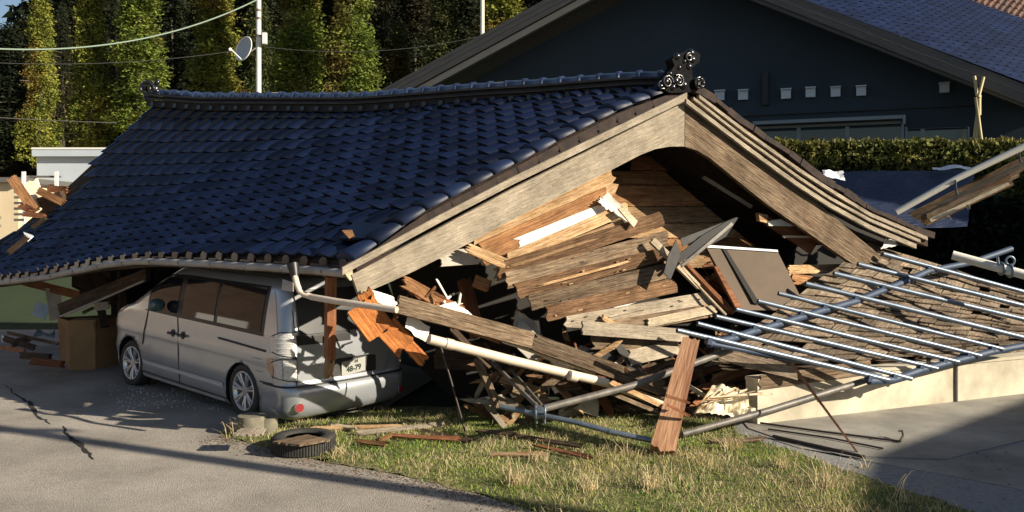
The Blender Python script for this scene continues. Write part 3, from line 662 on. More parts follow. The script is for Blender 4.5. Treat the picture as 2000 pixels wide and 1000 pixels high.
# ridge: mortar band, courses, half-round caps
mb = MB(); rp = [RG(i / 40) for i in range(41)]
for lo, hi, wd in ((-.06, .05, .16), (.05, .085, .20), (.085, .12, .15), (.12, .15, .19)):
    rows = []
    for p in rp:
        s = Vector((.457, .889, 0)); rows.append([p - s * wd + UP * lo, p - s * wd * .95 + UP * hi, p + s * wd * .95 + UP * hi, p + s * wd + UP * lo])
    mb.grid(rows, 0, False)
obj('ridge_courses', mb, 'ridge_lip_dark', ch)
mb = MB(); nrc = 35
for i in range(nrc):
    a, b = RG(i / nrc) + UP * .16, RG((i + 1) / nrc) + UP * .16; d = (b - a).normalized(); s = UP.cross(d).normalized(); q_ = q.uniform(-.006, .006); rows = []
    for f, rr in ((-.02, .0), (-.02, 1.18), (.14, 1.2), (.17, 1.02), (1.0, 1.0)):
        c = a.lerp(b, f) + UP * q_; rows.append([c + s * math.cos(t) * .105 * rr + UP * math.sin(t) * .085 * rr for t in [math.pi * k / 12 for k in range(13)]])
    mb.grid(rows, 0, True, q.random())
obj('ridge_caps', mb, 'ridge_tile', ch)
mb = MB()
for i in range(NC):
    p = RG((i + .3) / NC) - Vector((.457, .889, 0)) * .19 - UP * .02; mb.disc(p, Vector((-.457, -.889, .1)).normalized(), .036, 10, 0, .02)
tag(obj('ridge_end_discs', mb, 'tile_end', ch), kind='stuff')
# ridge-end ornaments (onigawara): scrolls, knobs and a round crest
def blob(mb, c, r, sx=1, sz=1, k=8):
    rows = []
    for i in range(k + 1):
        a = math.pi * i / k; rows.append([c + Vector((r * sx * math.sin(a) * math.cos(b), r * .8 * math.sin(a) * math.sin(b), r * sz * math.cos(a))) for b in [2 * math.pi * j / 10 for j in range(10)]])
    mb.grid(rows, 0, True, closed=True)
def scroll(mb, c, r0, r1, turns, ax, ay, th, a0=0):
    pts = [c + (ax * math.cos(a0 + t * turns * 6.283) + ay * math.sin(a0 + t * turns * 6.283)) * (r0 + (r1 - r0) * t) for t in [i / 24 for i in range(25)]]
    mb.tube(pts, th, 6)
oc = RG(0) + UP * .20 + GN * .05; mb = MB()
slab_pts = [G(x, y, -.05) for x, y in ((1286, 175), (1298, 148), (1310, 130), (1305, 118), (1322, 106), (1345, 98), (1360, 108), (1358, 124), (1343, 134), (1345, 152), (1352, 170), (1340, 182), (1300, 183))]
fr = frame(oc, GD, GN); mb.extr([((fr.inverted() @ p).x, (fr.inverted() @ p).y) for p in reversed(slab_pts)], -.07, .07, mi=1, T=fr)
for x, y, r in ((1308, 144), (1318, 158), (1330, 150), (1336, 120), (1322, 110), (1348, 104), (1352, 116), (1300, 160), (1313, 170), (1334, 166), (1290, 168), (1345, 130), (1326, 132)) and [(a, b, .05 + .02 * ((a * b) % 3)) for a, b in ((1308, 144), (1318, 158), (1330, 150), (1336, 120), (1322, 110), (1348, 104), (1352, 116), (1300, 160), (1313, 170), (1334, 166), (1290, 168), (1345, 130), (1326, 132))]: blob(mb, G(x, y, -.12), r * .62)
scroll(mb, G(1304, 160, -.14), .08, .02, 1.6, GD, UP, .015); scroll(mb, G(1326, 158, -.14), .075, .02, 1.6, -GD, UP, .015, 1); scroll(mb, G(1346, 112, -.14), .06, .02, 1.4, GD, UP, .015)
scroll(mb, G(1292, 165, -.12), .065, .02, 1.5, -GD, UP, .014, 2)
obj('ridge_ornament', mb, ['ornament', 'ornament_body'], ch)
mb = MB(); c = G(1361, 163, -.12); mb.disc(c, GN, .072, 24, 0, .05)
mb.tube([c + GN * .05 + (GD * math.cos(a) + UP * math.sin(a)) * .066 for a in [6.283 * k / 24 for k in range(25)]], .014, 6)
for k in range(5): blob(mb, c + GN * .06 + (GD * math.cos(k * 1.257) + UP * math.sin(k * 1.257)) * .045, .026)
obj('ridge_crest', mb, 'ornament', ch)
mb = MB(); c = RG(1) + UP * .15; 
for dx, dz, r in ((0, .1, .09), (-.08, .02, .08), (-.1, .2, .06), (.05, .22, .05), (-.16, .12, .05), (-.13, -.05, .06)): blob(mb, c + Vector((dx, 0, dz)), r)
scroll(mb, c + Vector((-.1, -.08, .1)), .13, .04, 1.4, Vector((1, 0, 0)), UP, .025); obj('ridge_ornament', mb, 'ornament', ch)
# gutter with brackets
GUT = [(-110, 566), (0, 552), (90, 542), (150, 529), (210, 517), (265, 511), (300, 511), (400, 515), (500, 521), (600, 527), (680, 534)]
GA, GE = A2 + Vector((-.594, -.805, 0)) * .1, E2 + Vector((-.594, -.805, 0)) * .1
gf = along(GA, GE, GUT); gp = [gf(i / 60) for i in range(61)]
mb = MB(); mb.tube(gp, .042, 10); go = obj('gutter', mb, 'gutter', ch, flat(gp[0]))
for k in range(16):
    p = gf((k + .5) / 16); pipe('gutter_bracket', [p + UP * .05 + Vector((.3, .4, 0)) * .1, p + Vector((-.594, -.805, 0)) * .048, p - UP * .05], .011, 'dull_steel', go, n=6)
# soffit / under-eave board closing the gap between gutter and roof
mb = MB(); mb.grid([[EV(i / 40) - UP * .04 for i in range(41)], [EV(i / 40) - UP * .14 + Vector((.3, .4, 0)) * .1 for i in range(41)]]); obj('eave_board', mb, 'dark_wood', ch)
# bargeboards
def gslab(name, px, th, m, d=0, rag=0, xd=None, par=None, seed=1, t=.5): return slab(name, [G(x, y, d) for x, y in px], th, m, par or ch, xdir=xd, rag=rag, seed=seed, nrm=GN, t=t)
LB = [(687, 537), (1000, 369), (1337, 200), (1337, 286), (1310, 286), (1280, 291), (1250, 303), (1200, 329), (1100, 379), (1000, 430), (907, 480), (800, 534), (725, 567), (701, 577)]
gslab('bargeboard', LB, .07, 'pale_weathered_wood', -.10, xd=G(1337, 243) - G(694, 556))
RB = [(1338, 203), (1395, 248), (1450, 290), (1520, 341), (1600, 399), (1665, 454), (1717, 497), (1722, 508), (1672, 520), (1600, 470), (1500, 400), (1438, 351), (1390, 311), (1362, 294), (1338, 286)]
gslab('bargeboard', RB, .07, 'weathered_wood', -.10, xd=G(1700, 500) - G(1340, 240))
def gtrim(pts, wd, d, m='pale_weathered_wood', name='verge_trim'):
    up = [(x, y - wd / 2) for x, y in pts]; dn = [(x, y + wd / 2) for x, y in reversed(pts)]
    gslab(name, up + dn, .05, m, d, xd=G(*pts[-1]) - G(*pts[0]))
gtrim([(669, 530), (860, 427), (1000, 354), (1150, 281), (1342, 188)], 15, -.16)
gtrim([(1366, 188), (1450, 252), (1500, 288), (1560, 331), (1620, 370), (1700, 419), (1812, 466)], 7, -.12)
gtrim([(1355, 192), (1450, 266), (1500, 302), (1560, 346), (1620, 386), (1700, 430), (1798, 471)], 6, -.14)
gtrim([(1341, 197), (1450, 281), (1500, 318), (1560, 361), (1620, 400), (1700, 444), (1790, 481)], 9, -.18)
gslab('verge_gap_shade', [(1338, 186), (1366, 192), (1450, 257), (1620, 375), (1805, 470), (1780, 482), (1700, 470), (1620, 425), (1450, 310), (1338, 235)], .05, 'black_void', .0)  # black sheet paints the dark gaps between the verge trims
slab('board_end', [G(x, y, -.09) for x, y in ((668, 527), (688, 521), (690, 545), (684, 548))], .05, 'pale_wood', ch, nrm=GN)
# gable wall: horizontal boarding set back under the roof
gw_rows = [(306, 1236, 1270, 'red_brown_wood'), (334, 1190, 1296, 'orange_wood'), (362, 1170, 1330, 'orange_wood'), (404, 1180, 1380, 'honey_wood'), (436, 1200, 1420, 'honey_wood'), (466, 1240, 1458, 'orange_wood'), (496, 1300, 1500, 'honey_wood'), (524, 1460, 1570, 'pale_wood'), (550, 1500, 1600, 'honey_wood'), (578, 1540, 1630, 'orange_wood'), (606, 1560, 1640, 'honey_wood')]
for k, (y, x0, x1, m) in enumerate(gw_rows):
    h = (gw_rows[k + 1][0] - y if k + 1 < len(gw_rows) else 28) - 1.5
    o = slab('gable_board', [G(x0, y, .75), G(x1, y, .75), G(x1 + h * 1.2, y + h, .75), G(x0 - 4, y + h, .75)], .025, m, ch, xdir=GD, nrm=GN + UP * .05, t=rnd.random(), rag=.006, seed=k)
gslab('interior_dark_sheet', [(760, 540), (1337, 205), (1720, 500), (1800, 660), (1600, 775), (900, 790), (800, 700)], .03, 'black_void', 1.5)  # near-black sheet added behind the boards, painting the dark inside
plank('tie_beam', G(1372, 345, .3), G(1468, 404, .2), .05, .04, 'pale_weathered_wood', ch, jag=.02)
gslab('rafter_end', [(1482, 415), (1540, 440), (1600, 470), (1584, 495), (1560, 478), (1500, 440)], .05, 'red_brown_wood', .12)
gslab('plaster_patch', [(1500, 432), (1525, 428), (1552, 442), (1502, 441)], .02, 'plaster', .05)
gslab('rafter_block', [(1482, 416), (1500, 420), (1498, 436), (1484, 432)], .06, 'honey_wood', .04)
plank('batten', G(1528, 462, .1), G(1598, 463, .1), .03, .03, 'pale_wood', ch, jag=.02)
for k, (a, b, wd, m) in enumerate((((920, 468), (1205, 350), .30, 'honey_wood'), ((935, 500), (1190, 385), .26, 'orange_wood'), ((1005, 487), (1212, 403), .23, 'plaster'), ((960, 540), (1235, 432), .14, 'honey_wood'))):
    plank('broken_board' if m != 'plaster' else 'plaster_strip', G(*a, .12 + (.12 if k == 0 else 0) - .10 * (k == 3)), G(*b, .12 + (.12 if k == 0 else 0) - .10 * (k == 3)), wd, .03, m, ch, hint=GN, jag=.10, seed=40 + k)
sheet('torn_plaster', [G(1166, 392, .0), G(1228, 440, -.05), G(1236, 424, -.05), G(1188, 372, .0)], 'plaster', ch, n=12, amp=.04, rag=.25, seed=8)
gslab('splinter', [(1208, 408), (1218, 404), (1246, 432), (1238, 444)], .03, 'pale_wood', -.12)
# the shingled slope on the right: rows of small weathered boards
S00, S10, S11, S01 = P(1395, 712, 9.35), P(2060, 690, 11.6), P(2090, 600, 13.4), P(1702, 478, 11.9)
mb = MB(); q = random.Random(21); NU, NV = 30, 19
def SS(u, v): return S00.lerp(S10, u).lerp(S01.lerp(S11, u), v) + UP * .05 * noise.noise(Vector((u * 7, v * 6, 0)))
for r in range(NV):
    u = -.02
    while u < 1.0:
        wd = q.uniform(.04, .10); v0, v1 = r / NV - q.uniform(0, .015), (r + 1.25) / NV
        if q.random() < .965:
            a, b = SS(u, v0), SS(u + wd * .96, v0); c, d = SS(u + wd * .96, v1), SS(u, v1); nn = (b - a).cross(d - a).normalized(); nn = nn if nn.z > 0 else -nn
            l = q.uniform(.018, .05); t = q.random(); a, b = a + nn * l, b + nn * (l + q.uniform(-.015, .02))
            mb.quad(a, b, c, d, 0, False, t); mb.quad(a - nn * .02, b - nn * .02, b, a, 0, False, t); mb.quad(b - nn * .02, c - nn * .02, c, b, 0, False, t); mb.quad(a - nn * .02, a, d, d - nn * .02, 0, False, t)
        u += wd
st_ = empty('shingled_slope', S00, 'slumped slope of small weathered wooden shingles lying on the low cream wall', 'shingle roof')
obj('shingles', mb, 'shingle_wood', st_, frame(S00, S01 - S00, UP))
mb = MB(); mb.quad(*[p - UP * .03 for p in (S00, S10, S11, S01)]); mb.quad(*[p - UP * .07 for p in (S00, S10, S11, S01)]); obj('underlay', mb, 'dark_wood', st_)
plank('eave_plank', P(1480, 748, 9.25), P(1700, 716, 9.9), .16, .03, 'weathered_wood', st_, hint=WN, jag=.05)
plank('eave_plank', P(1400, 690, 9.2), P(1560, 730, 9.3), .14, .03, 'shingle_wood', st_, hint=WN, jag=.05)
for x in (1813, 1882): plank('support', P(x, 725 if x < 1850 else 695, 10.15), P(x + 1, 690 if x < 1850 else 672, 10.3), .05, .05, 'dark_wood', st_, jag=.01)
# ================================================================ THE VAN
VF = Vector((-.743, .669, 0)).normalized(); VL = Vector((-VF.y, VF.x, 0)); VO = Vector((-1.80, 9.58, 0))
VM = Matrix((VF, VL, UP)).transposed().to_4x4(); VM.translation = VO
van = empty('minivan', VM, 'silver minivan crushed under the edge of the tiled roof, rear hatch sunlit', 'van')
#        z    xr    xf    hw    Rr   Rf
LV = [(.17, .16, 4.42, .78, .16, .35), (.22, .06, 4.52, .82, .20, .42), (.30, .02, 4.58, .84, .22, .45), (.42, .0, 4.60, .848, .22, .45), (.50, .005, 4.60, .85, .22, .45), (.535, .03, 4.60, .85, .21, .45),
      (.56, .065, 4.59, .850, .19, .45), (.70, .07, 4.56, .85, .17, .45), (.85, .075, 4.55, .848, .16, .40), (.95, .08, 4.52, .846, .15, .40), (1.02, .085, 4.42, .843, .15, .40), (1.08, .09, 4.22, .838, .14, .35),
      (1.13, .10, 3.95, .832, .14, .28), (1.30, .13, 3.58, .805, .14, .25), (1.45, .16, 3.28, .775, .14, .25), (1.58, .20, 2.98, .742, .15, .25), (1.66, .25, 2.82, .70, .16, .25), (1.71, .34, 2.65, .62, .18, .25), (1.735, .55, 2.4, .45, .2, .2)]
def lev(z):
    if z <= LV[0][0]: return LV[0]
    for a, b in zip(LV, LV[1:]):
        if z <= b[0]:
            t = (z - a[0]) / (b[0] - a[0]); return tuple(a[i] + (b[i] - a[i]) * t for i in range(6))
    return LV[-1]
def sink(p): return Vector((p.x, p.y, p.z - .10 * (1 - p.x / 3.9)))
def VS(s, z, off=0.0):
    """point of the left half of the shell at arc length s from the rear centre line, height z"""
    _, xr, xf, hw, Rr, Rf = lev(z); fl = hw - Rr; arc = Rr * math.pi / 2
    if s < fl:
        bow = .05 * (1 - (s / hw) ** 2); n = Vector((-1, 0, 0)); p = Vector((xr - bow + .02, s, z))
    elif s < fl + arc:
        a = (s - fl) / Rr; n = Vector((-math.cos(a), math.sin(a), 0)); bow = .05 * (1 - (fl / hw) ** 2) * math.cos(a); p = Vector((xr + Rr - Rr * math.cos(a) + .02 * math.cos(a) - bow, fl + Rr * math.sin(a), z))
    else:
        x = xr + Rr + s - fl - arc; xe = xf - Rf
        if x <= xe: n = Vector((0, 1, 0)); p = Vector((x, hw, z))
        else:
            a = min(math.pi / 2, (x - xe) / Rf); n = Vector((math.sin(a), math.cos(a), 0)); p = Vector((xe + Rf * math.sin(a), hw - Rf + Rf * math.cos(a), z))
            if (x - xe) / Rf > math.pi / 2: p = Vector((xf, max(0, hw - Rf - (x - xe - Rf * math.pi / 2)), z)); n = Vector((1, 0, 0))
    # crease along the flank and the lower sill line
    if n.y > .5 and z < 1.1: p.y += .010 * math.exp(-((z - .80) / .05) ** 2) - .012 * math.exp(-((z - .38) / .06) ** 2)
    return sink(p + n * off)
def smax(z): _, xr, xf, hw, Rr, Rf = lev(z); return (hw - Rr) + Rr * math.pi / 2 + (xf - Rf - xr - Rr) + Rf * math.pi / 2 + (hw - Rf)
def sx(x, z): _, xr, xf, hw, Rr, Rf = lev(z); return (hw - Rr) + Rr * math.pi / 2 + x - xr - Rr
mb = MB(); zs = []
for a, b in zip(LV, LV[1:]): k = 1 if b[0] - a[0] < .06 else max(1, int((b[0] - a[0]) / .045)); zs += [a[0] + (b[0] - a[0]) * i / k for i in range(k)]
zs.append(LV[-1][0]); rows = []
NS = 90
for z in zs:
    sm_ = smax(z); h = [VS(sm_ * i / NS, z) for i in range(NS + 1)]; rows.append([VM @ p for p in h] + [VM @ Vector((p.x, -p.y, p.z)) for p in reversed(h[1:-1])])
mb.grid(rows, 0, True, closed=True); mb.poly(list(reversed(rows[0])), 1); mb.poly(rows[-1], 0)
body = obj('body', mb, ['paint', 'black_trim'], van)
def fixn(o):
    b = bmesh.new(); b.from_mesh(o.data); bmesh.ops.remove_doubles(b, verts=b.verts, dist=.0005); bmesh.ops.recalc_face_normals(b, faces=b.faces); b.to_mesh(o.data); b.free()
fixn(body)
# wheel arches cut out of the shell
def cutter(x, r):
    c = MB(); z = .31 - .10 * (1 - x / 3.9) * .6; k = 32
    ring = lambda y: [VM @ Vector((x + r * math.cos(2 * math.pi * i / k), y, z + r * math.sin(2 * math.pi * i / k))) for i in range(k)]
    c.grid([ring(.55), ring(1.1)], 0, False, closed=True); c.poly(list(reversed(ring(.55)))); c.poly(ring(1.1)); return obj('cutter', c, 'black_trim')
for x, r in ((.95, .365), (3.83, .37)):
    co = cutter(x, r); fixn(co); md = body.modifiers.new('b', 'BOOLEAN'); md.object = co; md.operation = 'DIFFERENCE'; md.solver = 'EXACT'
    bpy.context.view_layer.update(); dg = bpy.context.evaluated_depsgraph_get(); me = bpy.data.meshes.new_from_object(body.evaluated_get(dg))
    body.modifiers.clear(); body.data = me; bpy.data.objects.remove(co)
def patch(name, lo, hi, s0, s1, m, off, par=van, ns=24, nz=6, ws=None, mirror=False, side=None):
    """panel following the shell between the curves lo(s), hi(s)"""
    mb = MB(); rows = []
    for j in range(nz + 1):
        r = []
        for i in range(ns + 1):
            s = s0 + (s1 - s0) * i / ns; z = lo(s) + (hi(s) - lo(s)) * j / nz; p = VS(s, z, off)
            if mirror: p.y = -p.y
            r.append(VM @ p)
        rows.append(r)
    mb.grid(rows, 0, True); return obj(name, mb, m, par)
def xpatch(name, x0, x1, lo, hi, m, off, par=van, **k):
    """the same, given in x along the flank"""
    mb = MB(); rows = []; ns, nz = k.get('ns', 20), k.get('nz', 6)
    for j in range(nz + 1):
        r = []
        for i in range(ns + 1):
            x = x0 + (x1 - x0) * i / ns; l, h = lo(x), hi(x); z = l + (h - l) * j / nz; p = VS(sx(x, z), z, off)
            if k.get('mirror'): p.y = -p.y
            r.append(VM @ p)
        rows.append(r)
    mb.grid(rows, 0, True); return obj(name, mb, m, par)
bel = lambda x: 1.095 + .008 * x; top = lambda x: 1.585 - .012 * x
for mir in (False, True):
    xpatch('window_surround_shade', .50, 3.30, lambda x: bel(x) - .03, lambda x: 1.69 - .45 * max(0, x - 2.80) , 'black_trim', .004, mirror=mir, ns=40)  # black trim carried up to the roof, painting the shadow below the eave
    for a, b in ((.56, 1.50), (1.58, 2.36), (2.50, 3.24)):
        xpatch('side_window', a, b, bel, lambda x: top(x) - .45 * max(0, x - 2.85), 'glass', .009, mirror=mir)
    patch('quarter_pillar_seam', lambda s: 1.12, lambda s: 1.60, .90, .905, 'black_trim', .003, ns=1, mirror=mir)
xpatch('belt_moulding', .50, 3.35, lambda x: bel(x) - .045, lambda x: bel(x) - .03, 'black_trim', .008, ns=40)
# seams: dark narrow strips proud of the paint
def seam(pts, wd=.007, par=van, m='black_trim'):
    mb = MB(); L_ = [VM @ VS(sx(x, z), z, .004) for x, z in pts]; mb.tube(L_, wd, 5); return obj('panel_seam', mb, m, par)
seam([(2.43, .26), (2.43, .6), (2.44, .9), (2.47, 1.09)]); seam([(3.42, .62), (3.36, .8), (3.30, 1.0), (3.28, 1.09)])
seam([(1.45, .93), (.44, .90)], .012); seam([(1.36, .26), (1.36, .50), (1.30, .66), (1.36, .80)]) if False else None
seam([(1.30, .24), (2.43, .25), (3.45, .26)], .008); seam([(.30, .56), (.55, .555)], .008)
mb = MB(); mb.tube([VM @ VS(s, .545, .003) for s in [i * .05 for i in range(25)]], .011, 5); obj('bumper_seam', mb, 'black_trim', van)
mb = MB(); mb.tube([VM @ Vector((p.x, -p.y, p.z)) for p in [VS(s, .545, .003) for s in [i * .05 for i in range(20)]]], .011, 5); obj('bumper_seam', mb, 'black_trim', van)
mb = MB(); mb.tube([VM @ VS(.70, z, .002) for z in (.56, .8, 1.0, 1.3, 1.6)], .006, 5); obj('hatch_seam', mb, 'black_trim', van)
# sill garnish (bright strip low on the doors)
xpatch('sill_garnish', 1.35, 3.42, lambda x: .365, lambda x: .42, 'chrome', .016, nz=2); xpatch('sill_skirt', 1.33, 3.44, lambda x: .19, lambda x: .235, 'chrome', .018, nz=2)
# door handles
for x in (2.31, 2.57):
    h = MB(); h.tube([VM @ VS(sx(x + t, .86), .86 , .03) for t in (-.08, -.03, .03, .08)], .017, 8); h.disc(VM @ VS(sx(x, .86), .86, .004), VL, .05, 16, 0, .004); obj('door_handle', h, 'dark_metal', van)
xpatch('fuel_flap', .52, .66, lambda x: .80, lambda x: .805, 'black_trim', .004, nz=1); xpatch('fuel_flap', .50, .64, lambda x: .66, lambda x: .665, 'black_trim', .004, nz=1)
# tail lamps wrapping the rear corner
arc0 = .70
for mir in (False, True):
    patch('tail_lamp', lambda s: .86 + .02 * (s - arc0), lambda s: 1.04 + (.09 if s < .86 else .09 - .35 * (s - .86)), .70, 1.06, 'lamp_clear', .014, mirror=mir, nz=8)
    patch('tail_lamp', lambda s: .61 + .25 * max(0, s - .9), lambda s: .835, .70, .97, 'lamp_clear', .014, mirror=mir, nz=8)
    patch('tail_lamp', lambda s: .63 + .9 * max(0, s - 1.0), lambda s: .835, .97, 1.09, 'lamp_amber', .014, mirror=mir, nz=6)
    patch('reflector', lambda s: .275, lambda s: .36, .665, .76, 'red_lens', .014, ns=8, mirror=mir) if False else None
    c = VS(.70, .33, .012); n = (VS(.70, .33, .05) - VS(.70, .33, 0)).normalized()
    if mir: c.y, n.y = -c.y, -n.y
    mb = MB(); mb.disc(VM @ c, (VM.to_3x3() @ n).normalized(), .054, 20, 0, .008); obj('reflector_ring', mb, 'rim', van)
    mb = MB(); mb.disc(VM @ c, (VM.to_3x3() @ n).normalized(), .046, 20, 0, .014); obj('reflector', mb, 'red_lens', van)
for lo_, hi_ in ((.60, .85), (.86, 1.13)):
    for z in (lo_, hi_): 
        mb = MB(); mb.tube([VM @ VS(.70 + .30 * i / 10, z + (.05 * i / 10 if z == lo_ else -.05 * max(0, i - 5) / 5), .015) for i in range(11)], .006, 5); obj('lamp_seam', mb, 'black_trim', van)
for z in (.66, .71, .76, .80, .91, .96, 1.01, 1.06):
    mb = MB(); mb.tube([VM @ VS(.72 + .20 * i / 8, z, .016) for i in range(9)], .004, 4); obj('lamp_rib', mb, 'chrome', van)
for s in (.70, .84, .97): 
    mb = MB(); mb.tube([VM @ VS(s, z, .016) for z in (.62, .72, .84)], .004, 4); obj('lamp_rib', mb, 'black_trim', van)
# rear window, broken, and hatch details
patch('rear_window', lambda s: 1.10, lambda s: 1.58, .0, .66, 'black_trim', .022); patch('rear_window', lambda s: 1.10, lambda s: 1.58, .0, .66, 'black_trim', .022, mirror=True)
patch('window_base_panel', lambda s: .985, lambda s: 1.095, .0, .69, 'black_trim', .005); 
patch('licence_recess', lambda s: .60 + .0 * s, lambda s: .80 - .18 * abs(s) ** 2, .0, .36, 'dark_metal', .004); patch('licence_recess', lambda s: .60, lambda s: .80 - .18 * abs(s) ** 2, .0, .36, 'dark_metal', .004, mirror=True)
def rp(y, z, off):   # rear face point
    p = VS(abs(y), z, off); p.y = y; return VM @ p
mb = MB(); mb.grid([[rp(-.33 + .66 * i / 16, z, .03) for i in range(17)] for z in (.80, .815, .835)]); mb.grid([[rp(-.33 + .66 * i / 16, z, o) for i in range(17)] for z, o in ((.80, .0), (.80, .03))]); obj('hatch_garnish', mb, 'paint', van)
pl = MB(); fr = frame(rp(-.02, .685, .02), -VL, (-VF + UP * -.12).normalized()); fr = fr @ Matrix.Rotation(R(5), 4, 'Z')
pl.box(fr, .33, .165, .006); po = obj('licence_plate', pl, 'plate', van, fr)
def text(s, sz, c, par, m, name):
    cu = bpy.data.curves.new('t', 'FONT'); cu.body = s; cu.size = sz; cu.align_x = 'CENTER'; cu.align_y = 'CENTER'; cu.extrude = .0015; cu.offset = .003
    t = bpy.data.objects.new('t', cu); S.collection.objects.link(t); bpy.context.view_layer.update()
    me = bpy.data.meshes.new_from_object(t.evaluated_get(bpy.context.evaluated_depsgraph_get())); bpy.data.objects.remove(t)
    me.materials.clear(); me.materials.append(M[m]); o = bpy.data.objects.new(name, me); S.collection.objects.link(o); o.parent = par
    o.matrix_basis = Matrix.Translation(c); return o
text('48-79', .088, Vector((.0, -.022, .0045)), po, 'ink', 'plate_lettering'); text('14', .05, Vector((.03, .056, .0045)), po, 'ink', 'plate_lettering')
# dents: a creased flap on the hatch
slab('bent_flap', [rp(-.52, .60, .02), rp(-.47, .60, .05), rp(-.57, .80, .03), rp(-.62, .80, .015)], .006, 'paint', van)
# door mirror, seats seen through glass left out of a dark cabin
mb = MB(); c = VS(sx(2.80, 1.2), 1.2, .13); rows = []
for i in range(9):
    a = math.pi * i / 8; rows.append([VM @ (c + Vector((.05 * math.cos(a), .11 * math.sin(a) * math.cos(b), .085 * math.sin(a) * math.sin(b)))) for b in [6.283 * k / 14 for k in range(14)]])
mb.grid(rows, 0, True, closed=True); obj('door_mirror', mb, 'win_teal', van)
def wheel(x, yaw, name='wheel', lean=0, R0=.315):
    c = VM @ Vector((x, .735, R0 - .012)); fr = VM.copy(); fr.translation = c; fr = fr @ Matrix.Rotation(R(yaw), 4, 'Z') @ Matrix.Rotation(R(lean), 4, 'X')
    o = empty(name, fr); o.parent = van; o.matrix_basis = VM.inverted() @ fr
    def ring(prof, m, nm):
        mb = MB(); mb.grid([[fr @ Vector((r * math.cos(a), y, r * math.sin(a))) for y, r in prof] for a in [6.2832 * k / 40 for k in range(41)]], 0, True); return obj(nm, mb, m, o, fr)
    ring([(-.10, .19), (-.10, .28), (-.085, R0 - .01), (-.06, R0), (.06, R0), (.085, R0 - .012), (.098, .28), (.092, .235), (.08, .225)], 'rubber', 'tyre')
    ring([(.085, .228), (.095, .222), (.088, .205), (.02, .20), (-.05, .19), (-.06, .02)], 'rim', 'rim')
    mb = MB()
    for k in range(7):
        a = 6.2832 * k / 7 + .2; u = Vector((math.cos(a), 0, math.sin(a))); v = Vector((-math.sin(a), 0, math.cos(a)))
        for dv in (-.009, .009):
            A = [Vector((0, .052, 0)) + u * .05 + v * dv * .8, Vector((0, .072, 0)) + u * .13 + v * dv * 1.6, Vector((0, .078, 0)) + u * .212 + v * dv * 3.2]
            mb.tube([fr @ p for p in A], .017, 6)
    mb.disc(fr @ Vector((0, .04, 0)), (fr.to_3x3() @ Vector((0, 1, 0))), .058, 18, 0, .03); obj('spokes', mb, 'rim', o, fr)
    mb = MB(); mb.disc(fr @ Vector((0, -.045, 0)), (fr.to_3x3() @ Vector((0, 1, 0))), .16, 24, 0, .01); obj('brake_disc', mb, 'dull_steel', o, fr); return o
wheel(.95, 0); wheel(3.83, 4, lean=3)
# ================================================================ LOOSE WRECKAGE
def T(o, label, cat, group=None): return tag(o, label, cat, group)
# fan of weathered cladding that has folded out of the gable
fp = empty('fallen_cladding_panel', G(1150, 560, -.2), 'large fan of weathered wall boards hanging folded out of the open gable', 'wall panel')
FP = [((985, 507), (1228, 404), .13, 'honey_wood', .04), ((968, 530), (1296, 426), .175, 'brown_board', .0), ((985, 549), (1306, 464), .175, 'weathered_wood', -.04), ((1004, 570), (1316, 492), .17, 'brown_board', -.08),
      ((1030, 593), (1308, 527), .175, 'weathered_wood', -.12), ((1062, 614), (1322, 556), .17, 'brown_board', -.16), ((1100, 634), (1390, 582), .17, 'pale_weathered_wood', -.20), ((1150, 648), (1400, 604), .16, 'weathered_wood', -.22)]
for k, (a, b, wd, m, d) in enumerate(FP):
    o = plank('cladding_board', G(*a, d - .05), G(*b, d), wd, .022, m, fp, hint=GN + UP * (.10 + .03 * k), jag=.05, warp=.03, K=4, roll=11 - 3 * (k % 3), seed=100 + k)
    if k in (1, 3, 6): plank('split_edge_highlight', G(*a, d - .075).lerp(G(*b, d - .03), .04 * k % .3), G(*a, d - .075).lerp(G(*b, d - .03), .55 + .06 * (k % 6)) + UP * .02, .028, .018, 'honey_wood' if k < 4 else 'pale_weathered_wood', fp, jag=.2, K=3, seed=300 + k, hint=GN)  # bright strips paint highlight lines along the split board edges
    q = random.Random(k); mb = MB(); L = (G(*b, d) - G(*a, d)).length   # batten nails and splinters on the board
    for _ in range(9):
        mb.box(MW[o.name] @ Matrix.Translation((q.uniform(-L / 2 + .1, L / 2 - .1), q.uniform(-wd / 2, wd / 2) * .8, .014)), q.uniform(.01, .06), q.uniform(.006, .018), .010) if k < 99 else None
    tag(obj('splinters', mb, 'honey_wood' if k % 2 else 'dark_wood', o, MW[o.name]), kind='stuff')
